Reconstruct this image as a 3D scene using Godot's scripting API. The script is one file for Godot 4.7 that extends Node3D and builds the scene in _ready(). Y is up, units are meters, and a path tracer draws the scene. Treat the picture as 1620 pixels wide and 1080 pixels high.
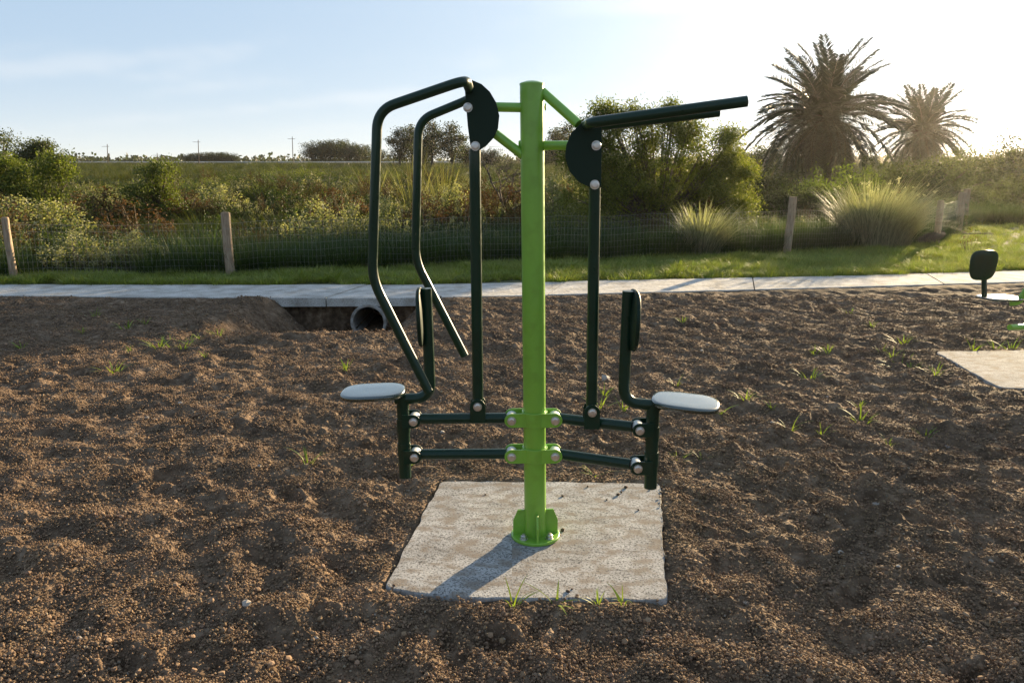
extends Node3D
# An outdoor gym machine on a concrete pad in raked soil, low sun from behind right; footpath, wire fence, overgrown field and palms beyond.

const F := 1250.0                      # focal length in photograph pixels (1620 wide)
const PITCH := 12.53
const EYE := 1.46
const PAD_TOP := 0.034
const SUN_AZ := 35.2
const SUN_EL := 10.6
const SKY := 0.29

var rng := RandomNumberGenerator.new()
var names := {}
var M := {}
var n_big := FastNoiseLite.new()
var n_lump := FastNoiseLite.new()
var n_clod := FastNoiseLite.new()
var n_fine := FastNoiseLite.new()
var n_ridge := FastNoiseLite.new()
var path_front := PackedVector2Array()   # (x, depth)
var path_back := PackedVector2Array()
var fence_pts: Array = []
var pads: Array = []                     # each a PackedVector2Array (x, depth)
var pipe_at := Vector3.ZERO
var dent_cells := {}


# ------------------------------------------------------------------ geometry collector
class Geo:
	var v := PackedVector3Array()
	var n := PackedVector3Array()
	var c := PackedColorArray()
	var uv := PackedVector2Array()
	var i := PackedInt32Array()
	var smooth := true
	var col := Color.WHITE
	var colored := false

	func vert(p: Vector3, nn: Vector3) -> int:
		v.append(p); n.append(nn)
		if colored: c.append(col)
		return v.size() - 1

	func tri(a: int, b: int, d: int) -> void:
		var f := (v[b] - v[a]).cross(v[d] - v[a])
		if f.dot(n[a] + n[b] + n[d]) > 0.0:
			i.append(a); i.append(d); i.append(b)
		else:
			i.append(a); i.append(b); i.append(d)

	func quad(a: int, b: int, d: int, e: int) -> void:
		tri(a, b, d); tri(a, d, e)

	func face(pts: Array, nn: Vector3) -> void:
		var k: Array = []
		for p in pts: k.append(vert(p, nn))
		for j in range(1, k.size() - 1): tri(k[0], k[j], k[j + 1])

	# leaf: a bent diamond
	func leaf(p: Vector3, d: Vector3, side: Vector3, l: float, w: float) -> void:
		var m := p + d * (l * 0.5)
		var nn := d.cross(side).normalized()
		var a := vert(p, nn)
		var b := vert(m + side * w * 0.5 + nn * w * 0.12, nn)
		var t := vert(p + d * l, nn)
		var e := vert(m - side * w * 0.5 + nn * w * 0.12, nn)
		i.append(a); i.append(b); i.append(t)
		i.append(a); i.append(t); i.append(e)

	# blade: a curved strip that narrows to its tip
	func blade(p: Vector3, d: Vector3, bend: Vector3, l: float, w: float, segs: int) -> void:
		var side := d.cross(bend)
		if side.length() < 0.01: side = d.cross(Vector3.RIGHT)
		side = side.normalized()
		var nn := side.cross(d).normalized()
		var last := [vert(p - side * w * 0.5, nn), vert(p + side * w * 0.5, nn)]
		for s in range(1, segs + 1):
			var t := float(s) / segs
			var q := p + d * (l * t) + bend * (l * t * t)
			if s == segs:
				var e := vert(q, nn)
				i.append(last[0]); i.append(last[1]); i.append(e)
			else:
				var hw := w * 0.5 * (1.0 - t * 0.7)
				var a := vert(q - side * hw, nn)
				var b := vert(q + side * hw, nn)
				i.append(last[0]); i.append(last[1]); i.append(b)
				i.append(last[0]); i.append(b); i.append(a)
				last = [a, b]

	func tube(pts: PackedVector3Array, radii: Variant, sides := 12, caps := true) -> void:
		var t0 := (pts[1] - pts[0]).normalized()
		var u := t0.cross(Vector3.UP if absf(t0.y) < 0.9 else Vector3.RIGHT).normalized()
		var rings: Array = []
		for k in pts.size():
			var t := (pts[mini(k + 1, pts.size() - 1)] - pts[maxi(k - 1, 0)]).normalized()
			u = (u - t * u.dot(t)).normalized()
			var w := t.cross(u)
			var r: float = radii if radii is float else radii[k]
			var ring: Array = []
			for s in sides:
				var a := TAU * s / sides
				var o := u * cos(a) + w * sin(a)
				ring.append(vert(pts[k] + o * r, o))
			rings.append(ring)
			if caps and (k == 0 or k == pts.size() - 1):
				var nn := -t if k == 0 else t
				var rim: Array = []
				for s in sides:
					var a := TAU * s / sides
					rim.append(pts[k] + (u * cos(a) + w * sin(a)) * r)
				face(rim, nn)
		for k in rings.size() - 1:
			for s in sides:
				var s2 := (s + 1) % sides
				quad(rings[k][s], rings[k][s2], rings[k + 1][s2], rings[k + 1][s])

	# profile of (radius, height) turned round the axis of xf's y
	func lathe(profile: Array, xf: Transform3D, sides := 16) -> void:
		for k in profile.size() - 1:
			var a: Vector2 = profile[k]
			var b: Vector2 = profile[k + 1]
			var slope := Vector2(b.y - a.y, a.x - b.x).normalized()
			var ra: Array = []
			var rb: Array = []
			for s in sides:
				var g := TAU * s / sides
				var o := Vector3(cos(g), 0, sin(g))
				var nn := (xf.basis * Vector3(o.x * slope.x, slope.y, o.z * slope.x)).normalized()
				ra.append(vert(xf * Vector3(o.x * a.x, a.y, o.z * a.x), nn))
				rb.append(vert(xf * Vector3(o.x * b.x, b.y, o.z * b.x), nn))
			for s in sides:
				var s2 := (s + 1) % sides
				if a.x < 1e-5: tri(ra[s], rb[s], rb[s2])
				elif b.x < 1e-5: tri(ra[s], ra[s2], rb[s])
				else: quad(ra[s], ra[s2], rb[s2], rb[s])

	# outline (x, y of xf) given a thickness along z of xf, with chamfered edges
	func plate(outline: PackedVector2Array, xf: Transform3D, thick: float, bevel := 0.0015) -> void:
		var tris := Geometry2D.triangulate_polygon(outline)
		var mid := Vector2.ZERO
		for p in outline: mid += p / outline.size()
		var inner := PackedVector2Array()
		for p in outline: inner.append(p + (mid - p).normalized() * bevel)
		for s in [-1.0, 1.0]:
			var nn: Vector3 = (xf.basis.z * s).normalized()
			var first := v.size()
			for p in inner: vert(xf * Vector3(p.x, p.y, s * thick * 0.5), nn)
			for t in range(0, tris.size(), 3): tri(first + tris[t], first + tris[t + 1], first + tris[t + 2])
		var m := outline.size()
		for k in m:
			var p := outline[k]
			var q := outline[(k + 1) % m]
			var o := Vector2(q.y - p.y, p.x - q.x).normalized()
			if o.dot((p + q) * 0.5 - mid) < 0.0: o = -o
			var no := (xf.basis * Vector3(o.x, o.y, 0)).normalized()
			var hb := thick * 0.5 - bevel
			var e := [vert(xf * Vector3(p.x, p.y, -hb), no), vert(xf * Vector3(q.x, q.y, -hb), no), vert(xf * Vector3(q.x, q.y, hb), no), vert(xf * Vector3(p.x, p.y, hb), no)]
			quad(e[0], e[1], e[2], e[3])
			for s in [-1.0, 1.0]:
				var nb: Vector3 = (no + xf.basis.z * s).normalized()
				var pi_ := inner[k]
				var qi := inner[(k + 1) % m]
				var g := [vert(xf * Vector3(p.x, p.y, s * hb), nb), vert(xf * Vector3(q.x, q.y, s * hb), nb), vert(xf * Vector3(qi.x, qi.y, s * thick * 0.5), nb), vert(xf * Vector3(pi_.x, pi_.y, s * thick * 0.5), nb)]
				quad(g[0], g[1], g[2], g[3])

	func mesh(flat := false) -> ArrayMesh:
		var a: Array = []
		a.resize(Mesh.ARRAY_MAX)
		a[Mesh.ARRAY_VERTEX] = v
		if not flat: a[Mesh.ARRAY_NORMAL] = n
		if colored: a[Mesh.ARRAY_COLOR] = c
		if uv.size(): a[Mesh.ARRAY_TEX_UV] = uv
		a[Mesh.ARRAY_INDEX] = i
		var m := ArrayMesh.new()
		m.add_surface_from_arrays(Mesh.PRIMITIVE_TRIANGLES, a)
		return m


# ------------------------------------------------------------------ helpers
func leafgeo(col := Color.WHITE) -> Geo:
	var g := Geo.new()
	g.colored = true
	g.col = col
	return g

func lin(r: float, g: float, b: float) -> Color:
	return Color(r, g, b).linear_to_srgb()

func numbered(called: String) -> String:
	var k: int = names.get(called, 0)
	names[called] = k + 1
	return called if k == 0 else "%s_%03d" % [called, k]

func node(m: Mesh, called: String, mat: Material, parent: Node = null) -> MeshInstance3D:
	var o := MeshInstance3D.new()
	o.mesh = m
	o.material_override = mat
	if parent == null:
		o.name = numbered(called)
		add_child(o)
	else:
		o.name = called
		parent.add_child(o, true)
	return o

func base(called: String, where: Vector3, turn := 0.0) -> Node3D:
	var o := Node3D.new()
	o.name = numbered(called)
	add_child(o)
	o.position = where
	o.rotation.y = turn
	return o

func tag(o: Node, label: String, category := "", group := "", kind := "") -> Node:
	if label: o.set_meta("label", label)
	if category: o.set_meta("category", category)
	if group: o.set_meta("group", group)
	if kind: o.set_meta("kind", kind)
	return o

func copy(o: Node3D, where: Vector3, turn := 0.0, size := Vector3.ONE, label := "", group := "") -> Node3D:
	var c: Node3D = o.duplicate()
	c.name = numbered(str(o.get_meta("called", o.name)))
	add_child(c)
	c.position = where
	c.rotation = Vector3(0, turn, 0)
	c.scale = size
	if label: c.set_meta("label", label)
	if group: c.set_meta("group", group)
	return c

func many(called: String, m: Mesh, mat: Material, xfs: Array, cols: Array, label: String, category: String) -> void:
	var mm := MultiMesh.new()
	mm.transform_format = MultiMesh.TRANSFORM_3D
	mm.use_colors = cols.size() > 0
	mm.mesh = m
	mm.instance_count = xfs.size()
	for k in xfs.size():
		mm.set_instance_transform(k, xfs[k])
		if cols.size(): mm.set_instance_color(k, cols[k])
	var o := MultiMeshInstance3D.new()
	o.multimesh = mm
	o.material_override = mat
	o.name = numbered(called)
	add_child(o)
	tag(o, label, category, "", "stuff")

func ray(x: float, y: float) -> Vector3:
	var p := deg_to_rad(PITCH)
	return Vector3((x - 810.0) / F, 0, 0) + Vector3(0, cos(p), -sin(p)) * ((540.0 - y) / F) + Vector3(0, -sin(p), -cos(p))

func at(x: float, y: float, depth: float) -> Vector3:
	var d := ray(x, y)
	return Vector3(0, EYE, 0) + d * (depth / -d.z)

func on_level(x: float, y: float, level := 0.0) -> Vector3:
	var d := ray(x, y)
	return Vector3(0, EYE, 0) + d * ((level - EYE) / d.y)

func smooth(a: float, b: float, x: float) -> float:
	var t := clampf((x - a) / (b - a), 0.0, 1.0)
	return t * t * (3.0 - 2.0 * t)

func rounded(pts: Array, radius: float, steps := 7) -> PackedVector3Array:
	var out := PackedVector3Array([pts[0]])
	for k in range(1, pts.size() - 1):
		var p: Vector3 = pts[k]
		var a: Vector3 = pts[k - 1]
		var b: Vector3 = pts[k + 1]
		var r := minf(radius, minf(p.distance_to(a), p.distance_to(b)) * 0.48)
		var s := p + (a - p).normalized() * r
		var e := p + (b - p).normalized() * r
		for j in steps + 1:
			var t := float(j) / steps
			out.append(s.lerp(p, t).lerp(p.lerp(e, t), t))
	out.append(pts[pts.size() - 1])
	return out

func along(line: PackedVector2Array, x: float) -> float:      # depth of a polyline (x, depth) at x
	for k in line.size() - 1:
		if x <= line[k + 1].x or k == line.size() - 2:
			return lerpf(line[k].y, line[k + 1].y, (x - line[k].x) / (line[k + 1].x - line[k].x))
	return line[0].y

func fence_depth(x: float) -> float:
	for k in fence_pts.size() - 1:
		if x <= fence_pts[k + 1].x or k == fence_pts.size() - 2:
			return lerpf(-fence_pts[k].z, -fence_pts[k + 1].z, clampf((x - fence_pts[k].x) / (fence_pts[k + 1].x - fence_pts[k].x), -3.0, 1.6))
	return 12.0

func pad_reach(x: float, d: float) -> float:                  # signed distance to the nearest pad, below 0 on it
	var best := 99.0
	for p in pads:
		var q := Vector2(x, d)
		var near := 99.0
		for k in p.size():
			near = minf(near, q.distance_to(Geometry2D.get_closest_point_to_segment(q, p[k], p[(k + 1) % p.size()])))
		best = minf(best, -near if Geometry2D.is_point_in_polygon(q, p) else near)
	return best

func height(x: float, z: float) -> float:
	var d := -z
	var front := along(path_front, x)
	var back := along(path_back, x)
	if d > back + 0.02:                                       # verge and field
		var f := fence_depth(x)
		var h := 0.02 + n_big.get_noise_2d(x * 0.6, z * 0.6) * 0.05 * smooth(back, back + 1.0, d)
		h -= 0.35 * smooth(f + 0.3, f + 2.5, d) * (1.0 - smooth(f + 4.0, f + 12.0, d))
		h += 0.55 * smooth(f + 6.0, 60.0, d) + 0.75 * smooth(60.0, 170.0, d)
		h += n_big.get_noise_2d(x * 0.09, z * 0.09) * 0.5 * smooth(f + 3.0, f + 20.0, d) * (1.0 - smooth(100.0, 160.0, d))
		return h
	var soft := 1.0
	var on_path := smooth(front - 0.35, front + 0.02, d)
	soft *= 1.0 - 0.75 * on_path
	var h := n_big.get_noise_2d(x, z) * 0.021
	if absf(x) < 9.0 and d > 0.8:
		var lump := n_lump.get_noise_2d(x, z)                 # cellular distance, -1 .. 0
		var rough := clampf(0.55 + n_big.get_noise_2d(x * 0.7 + 40.0, z * 0.7) * 1.3, 0.1, 1.0)
		h += (n_ridge.get_noise_2d(x, z) * 0.047 + lump * -0.016) * (0.45 + 0.55 * rough)
		h += n_clod.get_noise_2d(x, z) * -0.011 * rough
		h += n_fine.get_noise_2d(x, z) * 0.009
	for q in dent_cells.get(Vector2i(floori(x / 0.3), floori(d / 0.3)), []):
		var dx: float = x - q.x
		var dz: float = d - q.y
		if absf(dx) < 0.3 and absf(dz) < 0.3:
			var u: float = (dx * q.c + dz * q.s) / q.l
			var w: float = (dz * q.c - dx * q.s) / q.w
			var rr := u * u + w * w
			if rr < 4.0: h += q.h * exp(-rr * 1.6) - q.h * 0.35 * exp(-(rr - 1.5) * (rr - 1.5) * 3.0)
	h *= soft
	if d < 12.0:
		var reach := pad_reach(x, d)
		if reach < 0.4:
			var k := 1.0 - smooth(0.0, 0.25, reach)
			h = lerpf(h, clampf(h * 0.5 + 0.012, -0.01, 0.022), k) + 0.012 * exp(-pow((reach - 0.05) / 0.05, 2.0)) * (0.5 + n_ridge.get_noise_2d(x * 0.6, z * 0.6))
			if reach < 0.0: h = minf(h, 0.0) - 0.03 * smooth(0.0, 0.06, -reach)
	# the ditch in front of the culvert
	var wall := along(path_front, x) + 0.1
	if d > 6.3 and d < wall + 0.02 and absf(x - pipe_at.x) < 2.0:
		var u := (x - pipe_at.x + 0.22) / 0.98 + n_ridge.get_noise_2d(x * 0.3 + 7.0, z * 0.3) * 0.12
		var f := 1.0 - smooth(0.1, 1.05, absf(u))
		var g := smooth(6.72, 7.55, d + n_ridge.get_noise_2d(x * 0.25, z * 0.25 + 3.0) * 0.1 - 0.12 * u)
		h -= 0.56 * f * g
		h += 0.05 * exp(-pow((u + 1.0) / 0.22, 2.0)) * smooth(6.9, 7.4, d) * (1.0 - smooth(8.3, 8.8, d))
		h += 0.035 * exp(-pow((d - 6.75) / 0.25, 2.0)) * f
	elif d >= wall:
		h = minf(h, -0.07)
	return h + 0.034 * on_path * (1.0 if d < front + 0.02 else 0.0)


# ------------------------------------------------------------------ materials
func noise(kind: int, freq: float, octaves := 4, s := 1) -> FastNoiseLite:
	var f := FastNoiseLite.new()
	f.noise_type = kind
	f.frequency = freq
	f.fractal_octaves = octaves
	f.seed = s
	return f

func noise_tex(freq: float, octaves: int, s: int, stops: Array, size := 512, kind := FastNoiseLite.TYPE_SIMPLEX_SMOOTH) -> NoiseTexture2D:
	var t := NoiseTexture2D.new()
	t.noise = noise(kind, freq, octaves, s)
	t.width = size
	t.height = size
	t.seamless = true
	if stops.size():
		var g := Gradient.new()
		g.offsets = PackedFloat32Array(stops.map(func(q): return q[0]))
		g.colors = PackedColorArray(stops.map(func(q): return q[1]))
		t.color_ramp = g
	return t

func mat(called: String, col: Color, rough: float, metal := 0.0) -> StandardMaterial3D:
	var m := StandardMaterial3D.new()
	m.resource_name = called
	m.albedo_color = col
	m.roughness = rough
	m.metallic = metal
	M[called] = m
	return m

func grain(m: StandardMaterial3D, albedo: Texture2D, scale: float, bump: Texture2D = null, depth_cm := 0.0) -> void:
	m.uv1_triplanar = true
	m.uv1_world_triplanar = true
	m.uv1_scale = Vector3.ONE * scale
	m.albedo_texture = albedo
	if bump:
		m.heightmap_enabled = true
		m.heightmap_texture = bump
		m.heightmap_scale = depth_cm

func over(m: StandardMaterial3D, t: Texture2D, scale: float) -> void:
	m.detail_enabled = true
	m.detail_albedo = t
	m.detail_blend_mode = BaseMaterial3D.BLEND_MODE_MUL
	m.detail_uv_layer = BaseMaterial3D.DETAIL_UV_2
	m.uv2_triplanar = true
	m.uv2_world_triplanar = true
	m.uv2_scale = Vector3.ONE * scale

# trowelled concrete: cement tone, open pores, drag lines of the trowel, trodden-in soil
func concrete_image() -> Image:
	var w := 800
	var im := Image.create(w, w, false, Image.FORMAT_RGB8)
	var broad := noise(FastNoiseLite.TYPE_SIMPLEX_SMOOTH, 0.006, 5, 101)
	var sand := noise(FastNoiseLite.TYPE_SIMPLEX, 0.16, 3, 102)
	var pore := noise(FastNoiseLite.TYPE_SIMPLEX, 0.09, 2, 103)
	var mud := noise(FastNoiseLite.TYPE_SIMPLEX_SMOOTH, 0.013, 7, 104)
	var drag := noise(FastNoiseLite.TYPE_SIMPLEX_SMOOTH, 0.01, 5, 105)
	for y in w:
		for x in w:
			var v := 0.335 + 0.12 * broad.get_noise_2d(x, y) + 0.16 * sand.get_noise_2d(x, y)
			var line := drag.get_noise_2d(x * 0.8 + y * 0.5 + 60.0 * broad.get_noise_2d(x, y), y * 4.0 - x * 1.2 + 90.0 * broad.get_noise_2d(y, x))
			v *= 1.0 - 0.34 * smooth(0.25, 0.5, line) + 0.12 * smooth(0.2, 0.45, -line)
			v *= 1.0 - 0.6 * smooth(0.3, 0.55, pore.get_noise_2d(x, y))
			var f := smooth(0.0, 0.4, mud.get_noise_2d(x, y * 1.5) + 0.45 * sand.get_noise_2d(x, y)) * 0.8
			im.set_pixel(x, y, lin(lerpf(v, 0.20, f), lerpf(v * 0.985, 0.165, f), lerpf(v * 0.955, 0.13, f)))
	return im

func materials() -> void:
	var m := mat("light_green_paint", lin(0.19, 0.40, 0.038), 0.33)
	m.clearcoat_enabled = true; m.clearcoat = 0.3; m.clearcoat_roughness = 0.15
	m = mat("dark_green_paint", lin(0.008, 0.030, 0.016), 0.32)
	m.clearcoat_enabled = true; m.clearcoat = 0.3; m.clearcoat_roughness = 0.06; m.metallic_specular = 0.28
	m = mat("seat_paint", lin(0.012, 0.034, 0.026), 0.22)
	m.metallic_specular = 0.75
	m.clearcoat_enabled = true; m.clearcoat = 1.0; m.clearcoat_roughness = 0.12
	m = mat("plate_paint", lin(0.009, 0.023, 0.013), 0.5)
	m.metallic_specular = 0.3
	for q in [["light_green_paint", 0.30, 0.46], ["dark_green_paint", 0.27, 0.45], ["seat_paint", 0.2, 0.27]]:
		var dusty := noise_tex(0.015, 6, 201, [[0.2, Color.from_hsv(0.12, 0.05, 0.95)], [0.5, Color.WHITE]], 512)
		grain(M[q[0]], dusty, 1.4)
		M[q[0]].roughness = 1.0
		M[q[0]].roughness_texture = noise_tex(0.03, 5, 203, [[0.25, Color(q[1], q[1], q[1])], [0.75, Color(q[2], q[2], q[2])]], 512)
	mat("zinc_bolt", lin(0.62, 0.60, 0.56), 0.34, 0.9)
	mat("white_sleeve", lin(0.62, 0.62, 0.58), 0.45)
	mat("wire", lin(0.24, 0.235, 0.21), 0.6, 0.2)

	m = mat("soil", Color.WHITE, 0.95)
	m.metallic_specular = 0.25
	var soil_tex := noise_tex(0.012, 6, 3, [[0.15, lin(0.082, 0.054, 0.034)], [0.42, lin(0.145, 0.098, 0.063)], [0.6, lin(0.20, 0.138, 0.09)], [0.85, lin(0.29, 0.215, 0.15)]], 1024)
	grain(m, soil_tex, 0.9, noise_tex(0.09, 4, 5, [], 512), 1.1)
	over(m, noise_tex(0.02, 5, 8, [[0.2, Color(0.72, 0.72, 0.72)], [0.75, Color.WHITE]], 512), 0.19)
	m = mat("crumb", Color.WHITE, 0.95)
	m.metallic_specular = 0.25
	m.vertex_color_use_as_albedo = true

	m = mat("concrete", Color.WHITE, 0.95)
	m.metallic_specular = 0.2
	grain(m, ImageTexture.create_from_image(concrete_image()), 0.8, noise_tex(0.45, 3, 14, [], 512), 0.12)
	m = mat("path_concrete", Color.WHITE, 0.95)
	m.metallic_specular = 0.2
	grain(m, noise_tex(0.013, 5, 22, [[0.1, lin(0.33, 0.305, 0.27)], [0.45, lin(0.46, 0.44, 0.405)], [0.9, lin(0.58, 0.56, 0.53)]], 512), 0.5, noise_tex(0.05, 4, 24, [], 512), 0.5)
	over(m, noise_tex(0.1, 3, 25, [[0.2, Color(0.75, 0.74, 0.72)], [0.5, Color.WHITE]], 512), 1.3)
	m = mat("pipe_concrete", Color.WHITE, 0.9)
	grain(m, noise_tex(0.02, 5, 32, [[0.0, lin(0.16, 0.13, 0.10)], [0.5, lin(0.30, 0.28, 0.25)], [1.0, lin(0.40, 0.38, 0.35)]], 512), 1.3, noise_tex(0.08, 3, 33, [], 256), 0.4)

	m = mat("field_earth", Color.WHITE, 1.0)
	grain(m, noise_tex(0.02, 5, 42, [[0.1, lin(0.045, 0.05, 0.02)], [0.5, lin(0.075, 0.08, 0.032)], [0.9, lin(0.12, 0.11, 0.05)]], 512), 0.4)
	m = mat("post_wood", Color.WHITE, 0.85)
	grain(m, noise_tex(0.02, 5, 52, [[0.0, lin(0.17, 0.105, 0.062)], [0.5, lin(0.32, 0.23, 0.15)], [1.0, lin(0.44, 0.35, 0.25)]], 512), 1.0, noise_tex(0.04, 4, 53, [], 256), 0.6)
	m.uv1_scale = Vector3(3.2, 0.5, 3.2)
	m = mat("bark", Color.WHITE, 0.95)
	grain(m, noise_tex(0.03, 4, 62, [[0.0, lin(0.04, 0.03, 0.022)], [1.0, lin(0.14, 0.11, 0.08)]], 256), 0.7)
	m = mat("stone", Color.WHITE, 0.85)
	grain(m, noise_tex(0.02, 4, 72, [[0.0, lin(0.22, 0.185, 0.15)], [1.0, lin(0.40, 0.365, 0.32)]], 256), 3.0)
	m = mat("asphalt_shoulder", lin(0.24, 0.21, 0.17), 0.95)
	m = mat("galvanised_rail", lin(0.42, 0.40, 0.36), 0.6)

	m = mat("leaf", Color.WHITE, 0.55)
	m.vertex_color_use_as_albedo = true
	m.metallic_specular = 0.35
	m.backlight_enabled = true
	m.backlight = Color(0.92, 0.95, 0.62)
	m = mat("dry_leaf", Color.WHITE, 0.8)
	m.vertex_color_use_as_albedo = true
	m.metallic_specular = 0.2
	m.backlight_enabled = true
	m.backlight = Color(0.75, 0.68, 0.5)
	m = mat("palm_leaf", Color.WHITE, 0.45)
	m.vertex_color_use_as_albedo = true
	m.backlight_enabled = true
	m.backlight = Color(0.22, 0.26, 0.10)


# ------------------------------------------------------------------ sky
func make_sky() -> Image:
	var w := 1024
	var h := 512
	var im := Image.create(w, h, false, Image.FORMAT_RGBAF)
	var sun := sun_dir()
	var cir := noise(FastNoiseLite.TYPE_SIMPLEX_SMOOTH, 1.0, 5, 91)
	for y in h:
		var el := (0.5 - (y + 0.5) / h) * PI
		var sy := sin(el)
		var cy := cos(el)
		for x in w:
			var az := ((x + 0.5) / w) * TAU
			var dir := Vector3(sin(az) * cy, sy, -cos(az) * cy)
			var u := maxf(sy, 0.0)
			var c := Vector3(0.29, 0.42, 0.62).lerp(Vector3(0.40, 0.59, 0.79), exp(-u / 0.32))
			c = c.lerp(Vector3(0.86, 0.87, 0.80), exp(-u / 0.062) * 0.95)
			var g := rad_to_deg(acos(clampf(dir.dot(sun), -1.0, 1.0)))
			var glow := 1.15 * exp(-g / 19.0) + 2.2 * exp(-g / 6.0) + 0.14 * exp(-g / 45.0)
			c += Vector3(1.0, 0.93, 0.76) * glow
			if sy > 0.0:                                     # thin cirrus, drawn out along the wind
				var q := Vector2(dir.x, dir.z) / (sy + 0.12)
				var s := cir.get_noise_2d(q.x * 0.45 + q.y * 0.25, q.y * 1.5 - q.x * 0.35)
				var f := smooth(0.05, 0.6, s) * 0.22 * smooth(0.0, 0.06, sy)
				c = c.lerp(Vector3(0.93, 0.92, 0.91) + Vector3(1, 0.93, 0.8) * glow, f)
			else:
				c = Vector3(0.12, 0.10, 0.08)
			im.set_pixel(x, y, Color(c.x, c.y, c.z, 1.0) * SKY)
	return im

func sun_dir() -> Vector3:
	var a := deg_to_rad(SUN_AZ)
	var e := deg_to_rad(SUN_EL)
	return Vector3(sin(a) * cos(e), sin(e), -cos(a) * cos(e))


func _ready() -> void:
	# ---- camera, sky, sun, exposure
	var cam := Camera3D.new()
	cam.name = "camera"
	add_child(cam)
	cam.position = Vector3(0, EYE, 0)
	cam.rotation_degrees = Vector3(-PITCH, 0, 0)
	cam.fov = rad_to_deg(2.0 * atan(540.0 / F))
	cam.near = 0.05
	cam.far = 2500.0
	cam.current = true
	var env := Environment.new()
	env.background_mode = Environment.BG_SKY
	var sm := PanoramaSkyMaterial.new()
	sm.panorama = ImageTexture.create_from_image(make_sky())
	env.sky = Sky.new()
	env.sky.sky_material = sm
	env.tonemap_mode = Environment.TONE_MAPPER_LINEAR
	env.tonemap_exposure = 3.75
	env.sdfgi_enabled = true
	env.ssao_enabled = true
	env.ssil_enabled = true
	env.volumetric_fog_enabled = true
	env.volumetric_fog_density = 0.00017
	env.volumetric_fog_albedo = Color(1.0, 0.98, 0.95)
	env.volumetric_fog_anisotropy = 0.8
	var we := WorldEnvironment.new()
	we.name = "environment"
	we.environment = env
	add_child(we)
	var sun := DirectionalLight3D.new()
	sun.name = "sun"
	add_child(sun)
	sun.look_at_from_position(sun_dir() * 50.0, Vector3.ZERO)
	sun.light_energy = 1.6
	sun.light_color = Color(1.0, 0.89, 0.71)
	sun.light_angular_distance = 0.55
	sun.shadow_enabled = true

	rng.seed = 7
	materials()
	layout()
	terrain()
	footpath()
	concrete_pads()
	culvert()
	soil_crumbs()
	fence()
	far_field()
	field_plants()
	trees()
	gym_machine()
	second_machine()
	grass_verge()
	sprouts_and_stones()


# ------------------------------------------------------------------ where things lie
func layout() -> void:
	n_big.noise_type = FastNoiseLite.TYPE_SIMPLEX_SMOOTH; n_big.frequency = 1.15; n_big.fractal_octaves = 3; n_big.seed = 4
	n_ridge.noise_type = FastNoiseLite.TYPE_SIMPLEX_SMOOTH; n_ridge.frequency = 3.6; n_ridge.fractal_octaves = 3; n_ridge.seed = 5
	n_lump.noise_type = FastNoiseLite.TYPE_CELLULAR; n_lump.frequency = 5.5; n_lump.seed = 6; n_lump.fractal_type = FastNoiseLite.FRACTAL_NONE
	n_lump.cellular_return_type = FastNoiseLite.RETURN_DISTANCE
	n_clod.noise_type = FastNoiseLite.TYPE_CELLULAR; n_clod.frequency = 17.0; n_clod.seed = 8; n_clod.fractal_type = FastNoiseLite.FRACTAL_NONE
	n_clod.cellular_return_type = FastNoiseLite.RETURN_DISTANCE
	n_fine.noise_type = FastNoiseLite.TYPE_SIMPLEX; n_fine.frequency = 24.0; n_fine.fractal_octaves = 3; n_fine.seed = 9
	for q in [[0, 467], [220, 469.5], [440, 471], [640, 470], [820, 467], [1050, 461.5], [1330, 454], [1620, 446]]:
		var p := on_level(q[0], q[1], 0.045)
		path_front.append(Vector2(p.x, -p.z))
	for q in [[0, 449.5], [220, 450], [440, 450.5], [640, 449.5], [820, 446.5], [1050, 441.5], [1330, 436], [1620, 428.5]]:
		var p := on_level(q[0], q[1], 0.045)
		path_back.append(Vector2(p.x, -p.z))
	for line in [path_front, path_back]:                    # on past the frame
		var a: Vector2 = line[0] + (line[0] - line[1]).normalized() * 14.0
		var b: Vector2 = line[line.size() - 1] + (line[line.size() - 1] - line[line.size() - 3]).normalized() * 20.0
		line.insert(0, a)
		line.append(b)
	for q in [[-330, 452], [22, 445], [366, 438.5], [1245, 403], [1481, 388], [1515, 369], [1524, 361]]:
		fence_pts.append(on_level(q[0], q[1], 0.02))
	var one := PackedVector2Array()
	for q in [[697, 759], [870, 761], [1045, 763], [1050, 850], [1057, 946], [840, 944], [680, 941], [607, 926], [650, 846]]:
		var p := on_level(q[0], q[1], PAD_TOP)
		one.append(Vector2(p.x, -p.z))
	pads.append(one)
	var two := PackedVector2Array()
	for q in [[1480, 555], [1622, 553], [1735, 551], [1735, 616], [1622, 613], [1585, 612], [1566, 604], [1520, 577]]:
		var p := on_level(q[0], q[1], 0.035)
		two.append(Vector2(p.x, -p.z))
	pads.append(two)
	pipe_at = at(584, 508, along(path_front, -1.62) + 0.02)
	var r := RandomNumberGenerator.new()
	r.seed = 31
	for k in 420:
		var d := 1.5 + 7.0 * pow(r.randf(), 1.3)
		var a := r.randf() * PI
		var dent := {"x": r.randf_range(-0.75, 0.75) * (d + 0.8), "y": d, "c": cos(a), "s": sin(a), "l": r.randf_range(0.06, 0.15), "w": r.randf_range(0.035, 0.07), "h": r.randf_range(-0.05, -0.015) if r.randf() < 0.7 else r.randf_range(0.01, 0.03)}
		var cell := Vector2i(floori(dent.x / 0.3), floori(dent.y / 0.3))
		for i in range(-1, 2):
			for j in range(-1, 2):
				dent_cells.get_or_add(cell + Vector2i(i, j), []).append(dent)


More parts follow.
